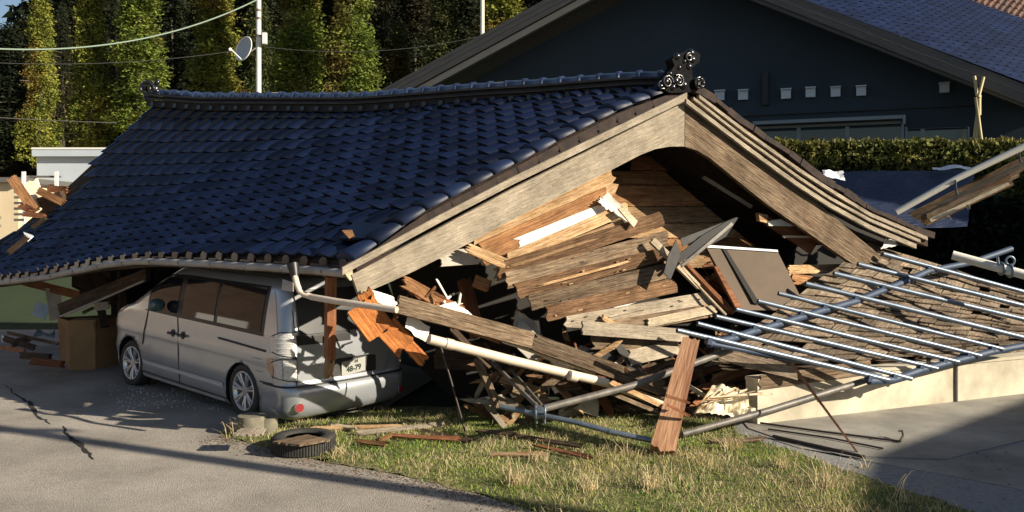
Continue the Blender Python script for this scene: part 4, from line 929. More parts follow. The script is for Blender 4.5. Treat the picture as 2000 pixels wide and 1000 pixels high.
LOOSE = [
 # name, a, b, width, thick, material, label, jag
 ('white_batten', (1262, 632, -.30), (1398, 603, -.26), .10, .03, 'pale_wood', 'pale batten with dark nails at the lower right edge of the fan of boards', .03),
 ('plaster_shard', (1190, 592, -.16), (1310, 556, -.10), .16, .02, 'plaster', 'bright triangular plaster shard between the lower boards of the fan', .12),
 ('plank', (1135, 640, -.42), (1345, 656, -.38), .15, .03, 'pale_weathered_wood', 'straight pale plank lying across the foot of the fan of boards', .02),
 ('plank', (1150, 664, -.30), (1330, 668, -.25), .20, .02, 'weathered_wood', 'grey plank half hidden beneath the straight pale plank', .1),
 ('plank', (1225, 700, -.32), (1330, 676, -.30), .17, .02, 'pale_weathered_wood', 'short pale board left of the leaning red-brown post, sunlit edge', .06),
 ('plank', (1232, 745, -.20), (1318, 700, -.22), .20, .03, 'weathered_wood', 'broken brown board end behind the grey diagonal pipe', .06),
 ('plank', (1205, 640, -.3), (1175, 618, -.3), .07, .03, 'honey_wood', 'small honey-coloured chip stuck beside the plaster shard', .03),
 ('light_batten', (1272, 468, -.18), (1366, 562, -.26), .075, .04, 'pale_wood', 'cream batten slanting down right beside the bent black flashing', .02),
 ('frame_bar', (1335, 512, -.20), (1432, 612, -.36), .05, .06, 'red_brown_wood', 'brown window frame bar slanting down just left of the bronze panel', .01),
 ('frame_bar', (1322, 512, -.22), (1418, 616, -.38), .02, .03, 'pale_wood', 'thin pale strip edging the brown window frame bar', .01),
 ('plank', (1535, 527, .15), (1650, 524, .2), .12, .03, 'honey_wood', 'sunlit honey plank sticking out right of the bronze panel', .08),
 ('plank', (1545, 545, .12), (1640, 556, .2), .14, .03, 'orange_wood', 'orange plank under the honey one right of the bronze panel', .1),
 ('plank', (1395, 532, .1), (1440, 590, .0), .10, .03, 'orange_wood', 'orange splintered board seen between frame bar and bronze panel', .1),
 ('plank', (1365, 540, .2), (1430, 575, .1), .08, .03, 'red_brown_wood', 'dark red board deep behind the brown window frame bar', .1),
 ('wedge_board', (903, 480, -.12), (988, 516, -.14), .11, .03, 'honey_wood', 'yellow wedge of wood poking out under the middle of the left bargeboard', .10),
 ('plank', (850, 506, .02), (935, 500, .02), .17, .03, 'grey_plaster', 'grey ragged board end hanging under the left bargeboard', .07),
 ('stud', (905, 545, .7), (934, 660, .5), .14, .10, 'red_brown_wood', 'brown upright stud standing in the dark opening', .02),
 ('stud', (1002, 610, .9), (1075, 700, .5), .16, .05, 'dark_wood', 'dark stud leaning deep in the opening below the fan of boards', .04),
 ('block', (925, 548, .3), (958, 560, .2), .12, .08, 'orange_wood', 'small orange wood block caught in the dark opening', .02),
 ('plank', (780, 545, -.02), (862, 592, .05), .13, .04, 'orange_wood', 'orange split board below the lower end of the left bargeboard', .12),
 ('plank', (838, 582, .1), (905, 612, .15), .14, .04, 'red_brown_wood', 'red-brown board disappearing into the opening under the left bargeboard', .1),
 ('red_board', (702, 592, -.25), (748, 655, -.32), .30, .03, 'rusty_wood', 'widest of the orange boards dangling below the gable corner', .06),
 ('red_board', (752, 636, -.28), (796, 682, -.32), .24, .03, 'rusty_wood', 'middle one of the orange boards dangling behind the van hatch', .05),
 ('red_board', (792, 668, -.28), (832, 710, -.32), .12, .03, 'rusty_wood', 'lowest and narrowest of the orange boards dangling beside the van', .05),
 ('red_board', (706, 566, -.2), (722, 590, -.2), .16, .03, 'rusty_wood', 'short orange board end tucked right under the bargeboard tip', .05),
 ('long_beam', (775, 594, -.45), (1040, 665, -.42), .17, .05, 'weathered_wood', 'upper long weathered beam running down from the gable corner', .02),
 ('long_beam', (1030, 664, -.42), (1300, 760, -.38), .17, .04, 'weathered_wood', 'grey continuation of the long beam sinking towards the leaning post', .12),
 ('long_beam', (980, 655, -.34), (1185, 730, -.30), .12, .05, 'pale_wood', 'bright splintered strip lying along the top of the long beam', .12),
 ('lath', (800, 600, -.38), (985, 668, -.36), .07, .03, 'orange_wood', 'orange lath lying against the upper long beam', .10),
 ('lath', (1165, 730, -.30), (1210, 716, -.3), .12, .02, 'pale_wood', 'pale broken chip at the joint of the long beam', .06),
 ('lower_board', (1000, 640, .1), (1065, 700, -.05), .28, .02, 'grey_plaster', 'grey mottled sheet curling in the dark opening left of centre', .05),
 ('strip', (1190, 745, -.42), (1440, 860, -.45), .06, .02, 'honey_wood', 'yellowish strip crossing the debris low behind the leaning post', .05),
 ('strip', (1180, 762, -.40), (1420, 862, -.42), .05, .02, 'weathered_wood', 'thin grey strip just below the yellowish strip', .05),
 ('strip', (1330, 745, -.5), (1500, 850, -.55), .05, .02, 'pale_wood', 'pale strip sloping down right of the leaning post', .05),
 ('strip', (1345, 800, -.5), (1440, 852, -.55), .09, .02, 'weathered_wood', 'broad weathered strip end touching the grass right of the post', .05),
 ('strip', (1240, 768, -.3), (1300, 790, -.35), .09, .02, 'pale_wood', 'short cream board end left of the leaning post', .04),
 ('strip', (1410, 775, -.45), (1560, 800, -.5), .07, .02, 'pale_wood', 'cream strip at the foot of the crumpled cream cloth', .05),
 ('beam_end', (1455, 850, -.75), (1512, 855, -.8), .08, .06, 'honey_wood', 'short orange offcut lying on the concrete at the grass corner', .03),
 ('splint', (1340, 765, -.42), (1540, 712, -.30), .07, .02, 'red_brown_wood', 'long curved brown splinter arching below the pipe rack', .15),
 ('splint', (1385, 745, -.4), (1520, 700, -.3), .13, .02, 'orange_wood', 'broad torn orange board below the near end of the pipe rack', .2),
 ('splint', (1420, 705, -.3), (1455, 740, -.32), .03, .02, 'dark_wood', 'thin dark stick under the near corner of the pipe rack', .02),
 ('splint', (1300, 735, -.36), (1420, 700, -.34), .10, .03, 'dark_wood', 'dark board lying behind the leaning post below the pipes', .05),
 ('stud', (930, 700, .2), (975, 800, -.1), .07, .05, 'weathered_wood', 'weathered slat dropping into the dark left of the diagonal strut', .05),
 ('stud', (880, 640, .5), (960, 720, .3), .06, .05, 'dark_wood', 'dark slat leaning behind the lower plastic drainpipe', .05),
 ('board', (845, 690, 1.0), (1000, 700, 1.0), .35, .03, 'dark_wood', 'dark fallen board deep in shadow right of the van', .05),
 ('board', (1080, 735, .3), (1250, 800, .1), .12, .03, 'dark_wood', 'dark board sloping through the shadow behind the diagonal pipe', .05),
 ('board', (1120, 760, .2), (1290, 830, .0), .08, .03, 'weathered_wood', 'dim slat sloping through the shadow above the ground pipe', .05),
]
for (nm, a, b, wd, th, m, lab, jag) in LOOSE:
    T(plank(nm, G(*a), G(*b), wd, th, m, hint=GN + UP * .2, jag=jag, warp=.012), lab, nm.replace('_', ' '))
# leaning post (thick old timber) with splits
lp = empty('leaning_post', GR(1292, 893), 'thick red-brown timber post leaning on the pipes, its foot in the grass', 'post')
a, b = P(1292, 888, 7.95), P(1350, 662, 8.7)
o = plank('timber', a, b, .235, .12, 'red_brown_wood', lp, hint=CAMP - a, jag=.05, jag0=.06, tap=.72, seed=6)
for k, (x0, y0, x1, y1, w_) in enumerate(((1303, 872, 1352, 690, .016), (1322, 830, 1345, 740, .010), (1290, 800, 1325, 720, .008))):
    A_, B_ = P(x0, y0, 7.83 + k * .1), P(x1, y1, 8.5 if k == 0 else 8.3); A_ = a.lerp(b, (a.z - A_.z) / (a.z - b.z) if False else k * .1) if False else A_
M['fresh_timber'] = mat('red_timber', (.27, .13, .065), .85, col2=(.44, .25, .14), scale=2.6, stretch=(1, 9, 9), bump=.9, bscale=5, detail=9, col3=(.20, .08, .04), w3=.2)  # lighter red-brown timber colour for the whole post
o.data.materials.clear(); o.data.materials.append(M['fresh_timber'])
for y0, y1 in ((778, 785), (795, 812)):
    plank('split_band', P(1298 if y0 == 778 else 1302, y0 - 6, 8.02), P(1348 if y0 == 778 else 1350, y1 + 2, 8.06), .03, .03, 'red_brown_wood', lp, jag=.03)
# post against the van, its foot painted yellow as if sunlit
vp = empty('propped_post', P(645, 740, 8.9), 'dark brown post propped against the van hatch, its split lower end coloured sunlit yellow', 'post')
plank('shaft', P(644, 702, 8.75), P(646, 538, 8.62), .095, .09, 'red_brown_wood', vp, jag=.01, hint=Vector((.5, -.8, 0)))
plank('lit_foot', P(638, 740, 8.80), P(645, 698, 8.75), .085, .06, 'honey_wood', vp, jag=.06, hint=Vector((.5, -.8, 0)))
# plaster, insulation, cloth
T(slab('plaster_shard', [G(x, y, -.18) for x, y in ((806, 588), (850, 596), (872, 592), (892, 588), (905, 600), (922, 615), (931, 641), (880, 620), (830, 604))], .03, 'plaster', nrm=GN + UP * .3, rag=.015), 'bright white torn plaster panel above the upper long beam', 'plaster panel')
T(sheet('insulation', [G(728, 592, -.14), G(772, 606, -.16), G(768, 582, -.1), G(722, 568, -.1)], 'plaster', amp=.05, seed=12), 'clump of white insulation below the bargeboard tip', 'insulation')
T(sheet('insulation', [G(780, 610, -.3), G(830, 625, -.3), G(835, 600, -.22), G(785, 586, -.2)], 'grey_plaster', amp=.06, seed=13), 'grey fluffy insulation caught behind the plastic pipe end', 'insulation')
T(sheet('insulation', [G(790, 640, -.36), G(832, 668, -.36), G(836, 640, -.3), G(788, 614, -.3)], 'plaster', amp=.07, seed=14), 'dangling shred of insulation between the two plastic pipes', 'insulation')
T(sheet('insulation', [G(985, 668, -.26), G(1070, 702, -.28), G(1062, 684, -.2), G(975, 648, -.2)], 'plaster', amp=.05, seed=15), 'white crumpled strip along the middle of the long beam', 'insulation')
T(sheet('insulation', [G(1060, 700, -.3), G(1115, 735, -.34), G(1130, 715, -.24), G(1070, 682, -.2)], 'plaster', amp=.06, seed=16), 'white crumpled lump where the long beams meet the pipe', 'insulation')
T(sheet('plaster_sheet', [G(1110, 700, -.2), G(1185, 722, -.22), G(1190, 690, -.1), G(1135, 672, -.1)], 'grey_plaster', amp=.05, seed=17), 'grey curled sheet left of the dark metal box', 'sheet')
T(sheet('plaster_sheet', [G(1000, 640, .2), G(1060, 665, .0), G(1050, 630, .1), G(1005, 600, .2)], 'grey_plaster', amp=.06, seed=18, rag=.2), 'torn grey sheet hanging in the dark opening', 'sheet')
T(slab('paper_sheet', [G(x, y, -.1) for x, y in ((1115, 795), (1172, 772), (1168, 815), (1140, 805))], .01, 'grey_plaster', nrm=GN), 'grey triangular sheet hanging in the shadow above the ground pipe', 'sheet')
M['cloth'] = mat('cream_cloth', (.66, .57, .40), .9, col2=(.76, .68, .50), scale=4)
T(sheet('crumpled_cloth', [P(1352, 815, 8.75), P(1482, 812, 8.95), P(1442, 752, 9.35), P(1390, 752, 9.3)], 'cloth', n=26, amp=.05, rag=.12, seed=22, freq=6), 'crumpled cream cloth draped right of the leaning post', 'cloth')
lf = empty('lath_fan', P(1400, 790, 8.9), 'fan of pale torn laths spread behind the crumpled cream cloth', 'laths')
for k in range(8): plank('lath', P(1352 + k * 4, 812 - k * 5, 8.85 - .01 * k), P(1398 + k * 16, 748 + k * 3, 9.15), .018, .010, 'pale_wood' if k % 3 else 'honey_wood', lf, jag=.12, seed=k, hint=UP + GN)
# splinters, chips and torn board ends filling the wreck
def litter(n, q, box, mats_, smin, smax, name):
    for m in mats_:
        mb = MB()
        for _ in range(n):
            px, py, d = box(q); c = G(px, py, d); ln = q.uniform(smin, smax); dr = (GD * q.uniform(-1, 1) + UP * q.gauss(-.1, .35) + GN * q.gauss(0, .3)).normalized()
            fr = frame(c, dr, (GN + UP * q.uniform(-.5, .8) + GD * q.uniform(-.4, .4)).normalized()); w_ = ln * q.uniform(.06, .22); t = q.random()
            mb.extr([(-ln / 2, -w_ / 2), (ln * .3, -w_ * .5), (ln / 2, w_ * q.uniform(-.4, .1)), (ln * .32, w_ * .4), (-ln * .4, w_ / 2), (-ln * .5, w_ * .1)], -.008, .008, t=t, T=fr)
        tag(obj(name, mb, m, None, frame(G(1200, 650), GD, GN)), kind='stuff')
def bx1(q):
    px = q.uniform(1060, 1440); t = (px - 860) / 580; return px, 640 + 130 * t + q.gauss(20, 34), q.uniform(-.35, .5)
litter(34, random.Random(91), bx1, ('weathered_wood', 'red_brown_wood', 'honey_wood', 'dark_wood'), .10, .55, 'debris')
litter(34, random.Random(96), lambda q: (q.uniform(930, 1330), q.uniform(705, 835), q.uniform(.0, .9)), ('weathered_wood', 'brown_board', 'pale_weathered_wood', 'honey_wood'), .2, .75, 'debris')
litter(22, random.Random(92), lambda q: (q.uniform(1370, 1620), q.uniform(650, 760), q.uniform(-.30, .0)), ('weathered_wood', 'orange_wood'), .10, .5, 'debris')
litter(18, random.Random(93), lambda q: (q.uniform(1380, 1460), q.uniform(500, 600), q.uniform(-.05, .4)), ('orange_wood', 'red_brown_wood'), .10, .4, 'debris')
litter(9, random.Random(94), lambda q: (q.uniform(770, 900), q.uniform(565, 610), q.uniform(-.1, .2)), ('red_brown_wood', 'plaster'), .05, .3, 'debris')
# bent black flashing and dark boxes
bf = empty('bent_flashing', G(1330, 500, -.3), 'bent black metal flashing sticking up in front of the gable boards', 'flashing')
slab('fold', [G(x, y, -.30) for x, y in ((1329, 466), (1440, 424), (1432, 436), (1370, 462), (1334, 482))], .01, 'dark_metal', bf, nrm=GN)
slab('fold', [G(x, y, -.34) for x, y in ((1442, 425), (1418, 462), (1326, 514), (1322, 500), (1372, 460), (1420, 432))], .012, 'black_trim', bf, nrm=GN)
slab('fold', [G(x, y, -.38) for x, y in ((1326, 468), (1334, 500), (1316, 530), (1306, 548), (1292, 532), (1304, 500))], .012, 'dark_metal', bf, nrm=GN + Vector((.3, 0, 0)))
plank('edge', G(1330, 520, -.36), G(1430, 436, -.34), .04, .02, 'dull_steel', bf, jag=.01, hint=GN)
mbx = empty('dark_metal_box', G(1180, 690, -.3), 'dark open metal box lying tilted below the straight pale plank', 'box')
slab('lid', [G(x, y, -.25) for x, y in ((1148, 690), (1192, 662), (1200, 664), (1245, 722), (1240, 735), (1190, 705))], .03, 'black_trim', mbx, nrm=GN)
slab('side', [G(x, y, -.32) for x, y in ((1192, 662), (1200, 660), (1252, 712), (1262, 750), (1240, 738))], .02, 'dark_metal', mbx, nrm=GN)
# bronze door panel
dp = empty('bronze_door', G(1470, 540, -.2), 'smooth bronze door leaf with a black stripe leaning in the gable opening', 'door')
slab('leaf', [G(1378, 480, -.20), G(1518, 490, -.16), G(1578, 606, -.42), G(1446, 606, -.45)], .035, 'door', dp)
slab('stripe', [G(1409, 481, -.215), G(1416, 481, -.215), G(1484, 594, -.455), G(1472, 592, -.455)], .012, 'black_void', dp)
slab('top_rail', [G(1376, 478, -.22), G(1519, 488, -.18), G(1520, 492, -.19), G(1378, 483, -.23)], .02, 'alu', dp)
slab('edge_rail', [G(1395, 520, -.30), G(1402, 520, -.30), G(1452, 606, -.47), G(1440, 606, -.47)], .03, 'red_brown_wood', dp)
# ---------------------------------------------------------------- plastic drainpipes
d1 = empty('drainpipe', G(590, 575, -.4), 'cream plastic drainpipe with elbow hanging from the gutter over the van corner', 'drainpipe')
pipe('elbow', [P(576, 540, 8.35), P(580, 556, 8.3), P(585, 568, 8.3), P(594, 575, 8.3), P(612, 581, 8.25)], .030, 'cream_pvc', d1)
pipe('pipe', [P(608, 580, 8.25), P(660, 589, 8.0), P(775, 605, 7.7)], .031, 'cream_pvc', d1)
mb = MB(); mb.tube([P(572, 516, 8.4), P(577, 545, 8.35)], .06, 10, r2=.035); obj('hopper', mb, 'black_trim', d1)
slab('bracket_plate', [P(552, 545, 8.45), P(572, 552, 8.4), P(573, 570, 8.4), P(549, 567, 8.45)], .01, 'gutter', d1)
d2 = empty('drainpipe', G(1000, 700, -.6), 'long cream plastic drainpipe sloping across the debris below the long beam', 'drainpipe')
pipe('pipe', [G(838, 662, -.62), G(1000, 704, -.60), G(1185, 748, -.52)], .048, 'cream_pvc', d2)
for t in (870, 1112): pipe('joint', [G(t, 662 + (t - 838) * .26, -.62), G(t + 14, 662 + (t - 824) * .26, -.62)], .054, 'cream_pvc', d2)
T(pipe('drainpipe', [G(1180, 748, -.35), G(1300, 792, -.35)], .04, 'cream_pvc'), 'short cream pipe end running into the debris left of the leaning post', 'drainpipe')
# ---------------------------------------------------------------- scaffold pipes
T(pipe('diagonal_pipe', [P(1055, 800, 8.25), P(1240, 752, 8.6), P(1430, 682, 9.1)], .036, 'dull_steel'), 'thick dark diagonal pipe rising from the clamp towards the pipe rack', 'pipe')
gp_ = empty('ground_pipe', P(1055, 810, 8.4), 'bright steel pipe lying low in front of the dark opening, carrying a clamp', 'pipe')
pipe('tube', [P(976, 794, 8.55), P(1130, 826, 8.3), P(1195, 844, 8.2)], .027, 'galv', gp_); pipe('tube_end', [P(1190, 843, 8.2), P(1272, 860, 8.1)], .027, 'galv', gp_)
T(pipe('strut', [P(962, 708, 9.2), P(1052, 797, 8.33)], .022, 'dull_steel'), 'thin grey strut sloping down to the clamp on the ground pipe', 'strut')
T(pipe('strut', [P(998, 722, 9.3), P(1058, 792, 8.4)], .018, 'dull_steel'), 'second thin strut just right of and behind the first', 'strut')
cl = empty('pipe_clamp', P(1055, 803, 8.22), 'steel clamp joining diagonal pipe, strut and ground pipe', 'clamp')
mb = MB(); c = P(1055, 805, 8.24)
for k, dx in enumerate((-.045, .045)): mb.tube([c + Vector((dx, 0, 0)) + Vector((0, math.cos(a) * .05, math.sin(a) * .06)) for a in [6.283 * i / 12 for i in range(13)]], .014, 6)
mb.box(flat(c + Vector((0, -.02, .03))), .10, .07, .05); mb.tube([c + Vector((-.03, 0, 0)), c + Vector((-.035, 0, -.11))], .012, 6); mb.tube([c + Vector((.04, 0, 0)), c + Vector((.045, 0, -.11))], .012, 6); obj('jaws', mb, 'galv', cl)
T(pipe('low_pipe', [P(1332, 848, 8.55), P(1500, 802, 8.9), P(1700, 740, 9.55)], .034, 'dull_steel'), 'dark pipe propped from the debris up to the top of the cream wall', 'pipe')
# the rack of ten steel rails on two blue-grey bearers
RK = [((1322, 645, 8.75), (1735, 742, 9.45)), ((1362, 632, 9.0), (1780, 740, 9.62)), ((1398, 618, 9.25), (1830, 720, 9.80)), ((1437, 604, 9.5), (1872, 707, 9.98)), ((1480, 588, 9.8), (1915, 695, 10.15)),
      ((1520, 573, 10.1), (1958, 682, 10.35)), ((1573, 554, 10.45), (2030, 667, 10.6)), ((1628, 534, 10.8), (2050, 636, 10.95)), ((1675, 516, 11.15), (2070, 615, 11.3)), ((1724, 496, 11.55), (2080, 592, 11.7))]
rk = empty('pipe_rack', P(1500, 650, 9.4), 'rack of parallel steel rails on two blue-grey bearer pipes, lying tilted on the shingled slope', 'pipe rack')
rpts = []
for (a, b) in RK:
    A_, B_ = P(*a), P(*b); rpts.append((A_, B_)); pipe('rail', [A_, B_], .027 if a[0] < 1570 else .033, 'galv', rk)
    d = (B_ - A_).normalized(); mb = MB(); mb.disc(A_ - d * .003, -d, .02, 10); obj('rail_bore', mb, 'black_void', rk)
bear = lambda f, lo: [a.lerp(b, f(i)) - UP * .065 for i, (a, b) in enumerate(rpts)][lo:]
pipe('bearer', bear(lambda i: .14 + .012 * i, 0) + [P(1900, 512, 11.9), P(1975, 486, 12.2)], .042, 'blue_steel', rk)
pipe('bearer', bear(lambda i: .90 + .01 * i, 0)[:7], .042, 'blue_steel', rk)
pipe('bearer_brace', [rpts[0][0].lerp(rpts[0][1], .15) - UP * .06, rpts[1][0].lerp(rpts[1][1], .85) - UP * .06], .026, 'blue_steel', rk)
for i, (a, b) in enumerate(rpts):
    for f in (.14 + .012 * i, .90 + .01 * i):
        if i > 6 and f > .5: continue
        c = a.lerp(b, f); mb = MB(); mb.box(frame(c - UP * .03, b - a, UP), .05, .075, .075); obj('rail_clip', mb, 'blue_steel', rk)
bp_ = empty('white_pole', P(1900, 510, 10.9), 'thick pale pipe entering from the right edge above the rack, with a coupler', 'pipe')
pipe('tube', [P(1860, 498, 10.9), P(2060, 553, 10.4)], .058, 'pole', bp_, n=16)
mb = MB(); a, b = P(1860, 498, 10.9), P(2060, 553, 10.4); mb.disc(a - (b - a).normalized() * .002, -(b - a).normalized(), .05, 14); obj('bore', mb, 'black_void', bp_)
mb = MB(); c = a.lerp(b, .53)
for k in (-.05, .05): mb.tube([c + (b - a).normalized() * k + Vector((0, math.cos(t) * .075, math.sin(t) * .075)) for t in [6.283 * i / 12 for i in range(13)]], .016, 6)
mb.tube([c + UP * .06 + Vector((math.cos(t) * .055 + .06, 0, math.sin(t) * .055 + .05)) for t in [6.283 * i / 12 for i in range(13)]], .015, 6); mb.tube([c + UP * .04 + Vector((-.08, 0, 0)), c + UP * .16 + Vector((-.10, 0, 0))], .016, 6)
obj('coupler', mb, 'galv', bp_)
# the upturned eave hanging at the right
ue = empty('broken_eave', P(1870, 370, 12.4), 'torn-off length of eave with pale gutter, pointing up to the right edge', 'eave')
ea = lambda p, Y=12.6: P(*p, Y)
pipe('gutter', [P(1750, 415, 12.4), P(1870, 348, 12.2), P(2030, 272, 11.9)], .047, 'pole', ue)
plank('fascia_board', ea((1800, 432)), P(1976, 350, 12.2), .20, .04, 'honey_wood', ue, jag=.05, hint=Vector((.2, -1, -.3)))
plank('lower_board', P(1808, 426, 12.5), P(1990, 338, 12.2), .10, .05, 'weathered_wood', ue, jag=.03, hint=Vector((.2, -1, .3)))
plank('lower_lip', P(1815, 432, 12.3), P(1972, 358, 12.0), .05, .05, 'pale_wood', ue, jag=.03)
plank('lower_board', P(1830, 405, 12.5), P(2030, 305, 12.0), .07, .03, 'pale_weathered_wood', ue, jag=.03, hint=Vector((.2, -1, .3)))
sheet('soffit', [P(1770, 418, 12.8), P(2030, 290, 12.4), P(2030, 320, 12.7), P(1800, 438, 13.0)], 'weathered_wood', ue, n=8, amp=.01)
for x in (1866, 1990): pipe('gutter_bracket', [P(x, 352 - (x - 1866) * .5, 12.15), P(x + 2, 375 - (x - 1866) * .5, 12.3), P(x + 4, 380 - (x - 1866) * .5, 12.4)], .014, 'galv', ue)
for x, y in ((1890, 398), (1852, 418)): plank('peg', P(x, y, 12.1), P(x + 3, y + 12, 12.1), .05, .04, 'pale_wood', ue)
T(sheet('plastic_bracket', [G(1722, 486, -.1), G(1750, 482, -.1), G(1752, 468, -.05), G(1730, 466, -.05)], 'plaster', n=8, amp=.05, rag=.25, seed=31), 'small white torn bracket under the lower end of the verge trims', 'bracket')
# rusty rod tripod and thin rods
T(plank('rusty_rod', P(1546, 710, 8.9), P(1676, 886, 8.1), .035, .02, 'rust', jag=.01, tap=.5), 'long rusty bar propped on the concrete in front of the cream wall', 'bar')
T(pipe('thin_rod', [P(858, 668, 9.0), P(880, 740, 8.85), P(910, 848, 8.85)], .010, 'steel_wire'), 'thin dark rod standing askew right of the van', 'rod')
hk = empty('hooked_rod', GR(1620, 842), 'thin steel rod with hooked end lying on the concrete apron', 'rod')
pipe('shaft', [GR(1485, 826, .03), GR(1600, 842, .03), GR(1760, 862, .03)], .012, 'steel_wire', hk, n=6); pipe('hook', [GR(1758, 861, .03), GR(1764, 857, .03) + UP * .03, GR(1762, 853, .03) + UP * .06, GR(1755, 853, .03) + UP * .06], .012, 'steel_wire', hk, n=6)
T(pipe('steel_rod', [GR(1500, 838, .028), GR(1620, 855, .028), GR(1725, 876, .028)], .010, 'steel_wire', n=6), 'plain thin rod on the concrete just in front of the hooked one', 'rod')
T(pipe('steel_rod', [GR(1510, 852, .03), GR(1600, 872, .03), GR(1690, 893, .03)], .018, 'steel_wire', n=6), 'thickest dark rod lying along the front edge of the concrete apron', 'rod')
# ---------------------------------------------------------------- tyres, logs, box, litter by the van
def tyre(c, r, h, name, lab):
    mb = MB(); pr = [(r * .58, h * .15), (r * .62, 0), (r * .95, .0), (r, h * .12), (r, h * .88), (r * .95, h), (r * .62, h), (r * .58, h * .85)]
    mb.grid([[c + Vector((p * math.cos(a), p * math.sin(a), z)) for p, z in pr] for a in [6.2832 * k / 72 for k in range(73)]], 0, True)
    for k in range(72):
        a = 6.2832 * k / 72; fr = Matrix.Translation(c + Vector((math.cos(a) * r, math.sin(a) * r, h / 2))) @ Matrix.Rotation(a, 4, 'Z')
        mb.box(fr, .018, .016, h * .74)
    return T(obj(name, mb, 'rubber', None, flat(c)), lab, 'tyre')
tyre(GR(593, 880), .30, .155, 'car_tyre', 'worn black tyre lying flat at the edge of road and grass behind the van')
plank_cap = T(slab('flat_board', [GR(532, 862, .165), GR(600, 848, .17), GR(645, 858, .165), GR(585, 868, .165)], .02, 'weathered_wood', rag=.01), 'weathered board scrap lying on top of the black tyre', 'board')
def log(px, py, r, h, lab):
    c = GR(px, py); mb = MB(); mb.tube([c - UP * .02, c + UP * h * .5, c + UP * h], r, 16); return T(obj('log_stub', mb, 'stone', None, flat(c)), lab, 'stump')
log(493, 848, .15, .20, 'wider mossy stump under the rear wheel of the van'); log(524, 846, .10, .17, 'narrower mossy stump right beside the wider one')
T(slab('stone_slab', [GR(455, 848, .21), GR(470, 836, .22), GR(520, 836, .22), GR(512, 848, .21)], .02, 'pale_weathered_wood', rag=.01), 'pale flat piece lying over the mossy stumps', 'slab')
cb = empty('cardboard_box', GR(165, 722), 'large brown cardboard carton standing in front of the van nose', 'carton')
bx = [GR(140, 727), GR(190, 722), GR(228, 716), Vector((0, 0, 0))]; bx[0] = GR(118, 708); fr0 = bx[0]
A_, B_, C_ = GR(138, 724), GR(186, 722), GR(236, 712)
Lf = GR(118, 702); H_ = 1.0
mb = MB()
def wallq(p, q_, h0, h1, mb, sk=0): mb.quad(p, q_, q_ + UP * h1 + Vector((sk, 0, 0)), p + UP * h0 + Vector((sk, 0, 0)))
T0, T1, T2, T3 = P(112, 620, A_.y + .3), P(133, 626, A_.y), P(186, 625, B_.y), P(236, 618, C_.y)
mb.quad(Lf, A_, T1, T0); mb.quad(A_, B_, T2, T1); mb.quad(B_, C_, T3, T2); mb.quad(Lf, C_ + Vector((.1, .5, 0)), T3 + Vector((.1, .5, 0)), T0); mb.quad(Lf + UP * .01, A_ + UP * .01, B_ + UP * .01, C_ + UP * .01)
obj('carton', mb, 'card', cb)
sl_ = Vector((0, -.006, 0)); slab('tape', [P(183, 628, B_.y - .01), P(188, 628, B_.y - .01), GR(188, 721) + sl_, GR(183, 721) + sl_], .004, 'brown_tape', cb)
slab('flap', [T1, T2, T2 + Vector((.0, .25, -.02)), T1 + Vector((-.02, .25, .03))], .006, 'card', cb)
eb = empty('fallen_eave_beam', P(200, 565, 12.0), 'dark brown beam with a grey track under the sagging gutter at the left', 'beam')
plank('beam', P(118, 605, 12.2), P(290, 535, 11.6), .16, .08, 'dark_wood', eb, jag=.02, hint=Vector((0, -1, .2))); pipe('track', [P(118, 618, 12.1), P(200, 584, 11.8), P(282, 548, 11.5)], .016, 'gutter', eb, n=6)
T(plank('fallen_beam', P(40, 548, 13.6), P(160, 578, 13.0), .13, .08, 'red_brown_wood', jag=.05, hint=Vector((0, -1, .2))), 'red-brown board sloping under the far end of the gutter', 'beam')
T(plank('fallen_beam', P(225, 590, 12.4), P(212, 545, 12.6), .10, .08, 'dark_wood', jag=.02), 'short dark upright between gutter and carton', 'beam')
LITTER = [('white_column', (102, 560, 13.3), (112, 625, 13.3), .20, .1, 'grey_plaster', 'grey plaster pillar stump left of the carton', .02),
 ('glass_sheet', (62, 600, 13.6), (96, 612, 13.4), .22, .01, 'blue_sheet', 'small bluish pane leaning against the plaster pillar stump', .1),
 ('board', (5, 660, 12.6), (70, 680, 12.3), .09, .03, 'dark_wood', 'dark board lying at the far left end of the litter heap', .05),
 ('board', (15, 650, 12.8), (115, 672, 12.2), .05, .03, 'weathered_wood', 'thin grey strip lying across the litter heap left of the carton', .04),
 ('board', (60, 705, 11.7), (125, 712, 11.6), .10, .08, 'red_brown_wood', 'short reddish block at the foot of the carton', .03),
 ('board', (40, 694, 11.9), (100, 698, 11.8), .10, .06, 'dark_wood', 'dull greenish brown board in front of the litter heap', .03),
 ('board', (20, 672, 12.4), (60, 662, 12.6), .12, .05, 'dark_wood', 'stubby dark block in the middle of the litter heap', .05),
 ('board', (0, 678, 12.3), (50, 686, 12.1), .06, .03, 'rust', 'rusty strip at the left edge of the litter heap', .05),
 ('stake', (5, 655, 12.8), (6, 668, 12.8), .03, .03, 'white_paint', 'tiny white stake at the left edge of the picture', .0),
 ('board', (180, 600, 12.5), (216, 596, 12.5), .12, .04, 'grey_plaster', 'grey broken panel behind the top of the carton', .06),
 ('board', (160, 612, 12.9), (205, 590, 13.1), .05, .04, 'weathered_wood', 'thin weathered stick behind the top of the carton', .02)]
for (nm, a, b, wd, th, m, lab, jag) in LITTER: T(plank(nm, P(*a), P(*b), wd, th, m, jag=jag), lab, nm.replace('_', ' '))
T(sheet('blue_sheet', [GR(62, 666, .12), GR(108, 664, .12), GR(108, 640, .35), GR(70, 650, .3)], 'blue_sheet', n=12, amp=.08, seed=40), 'crumpled pale blue sheet on the litter heap left of the carton', 'sheet')
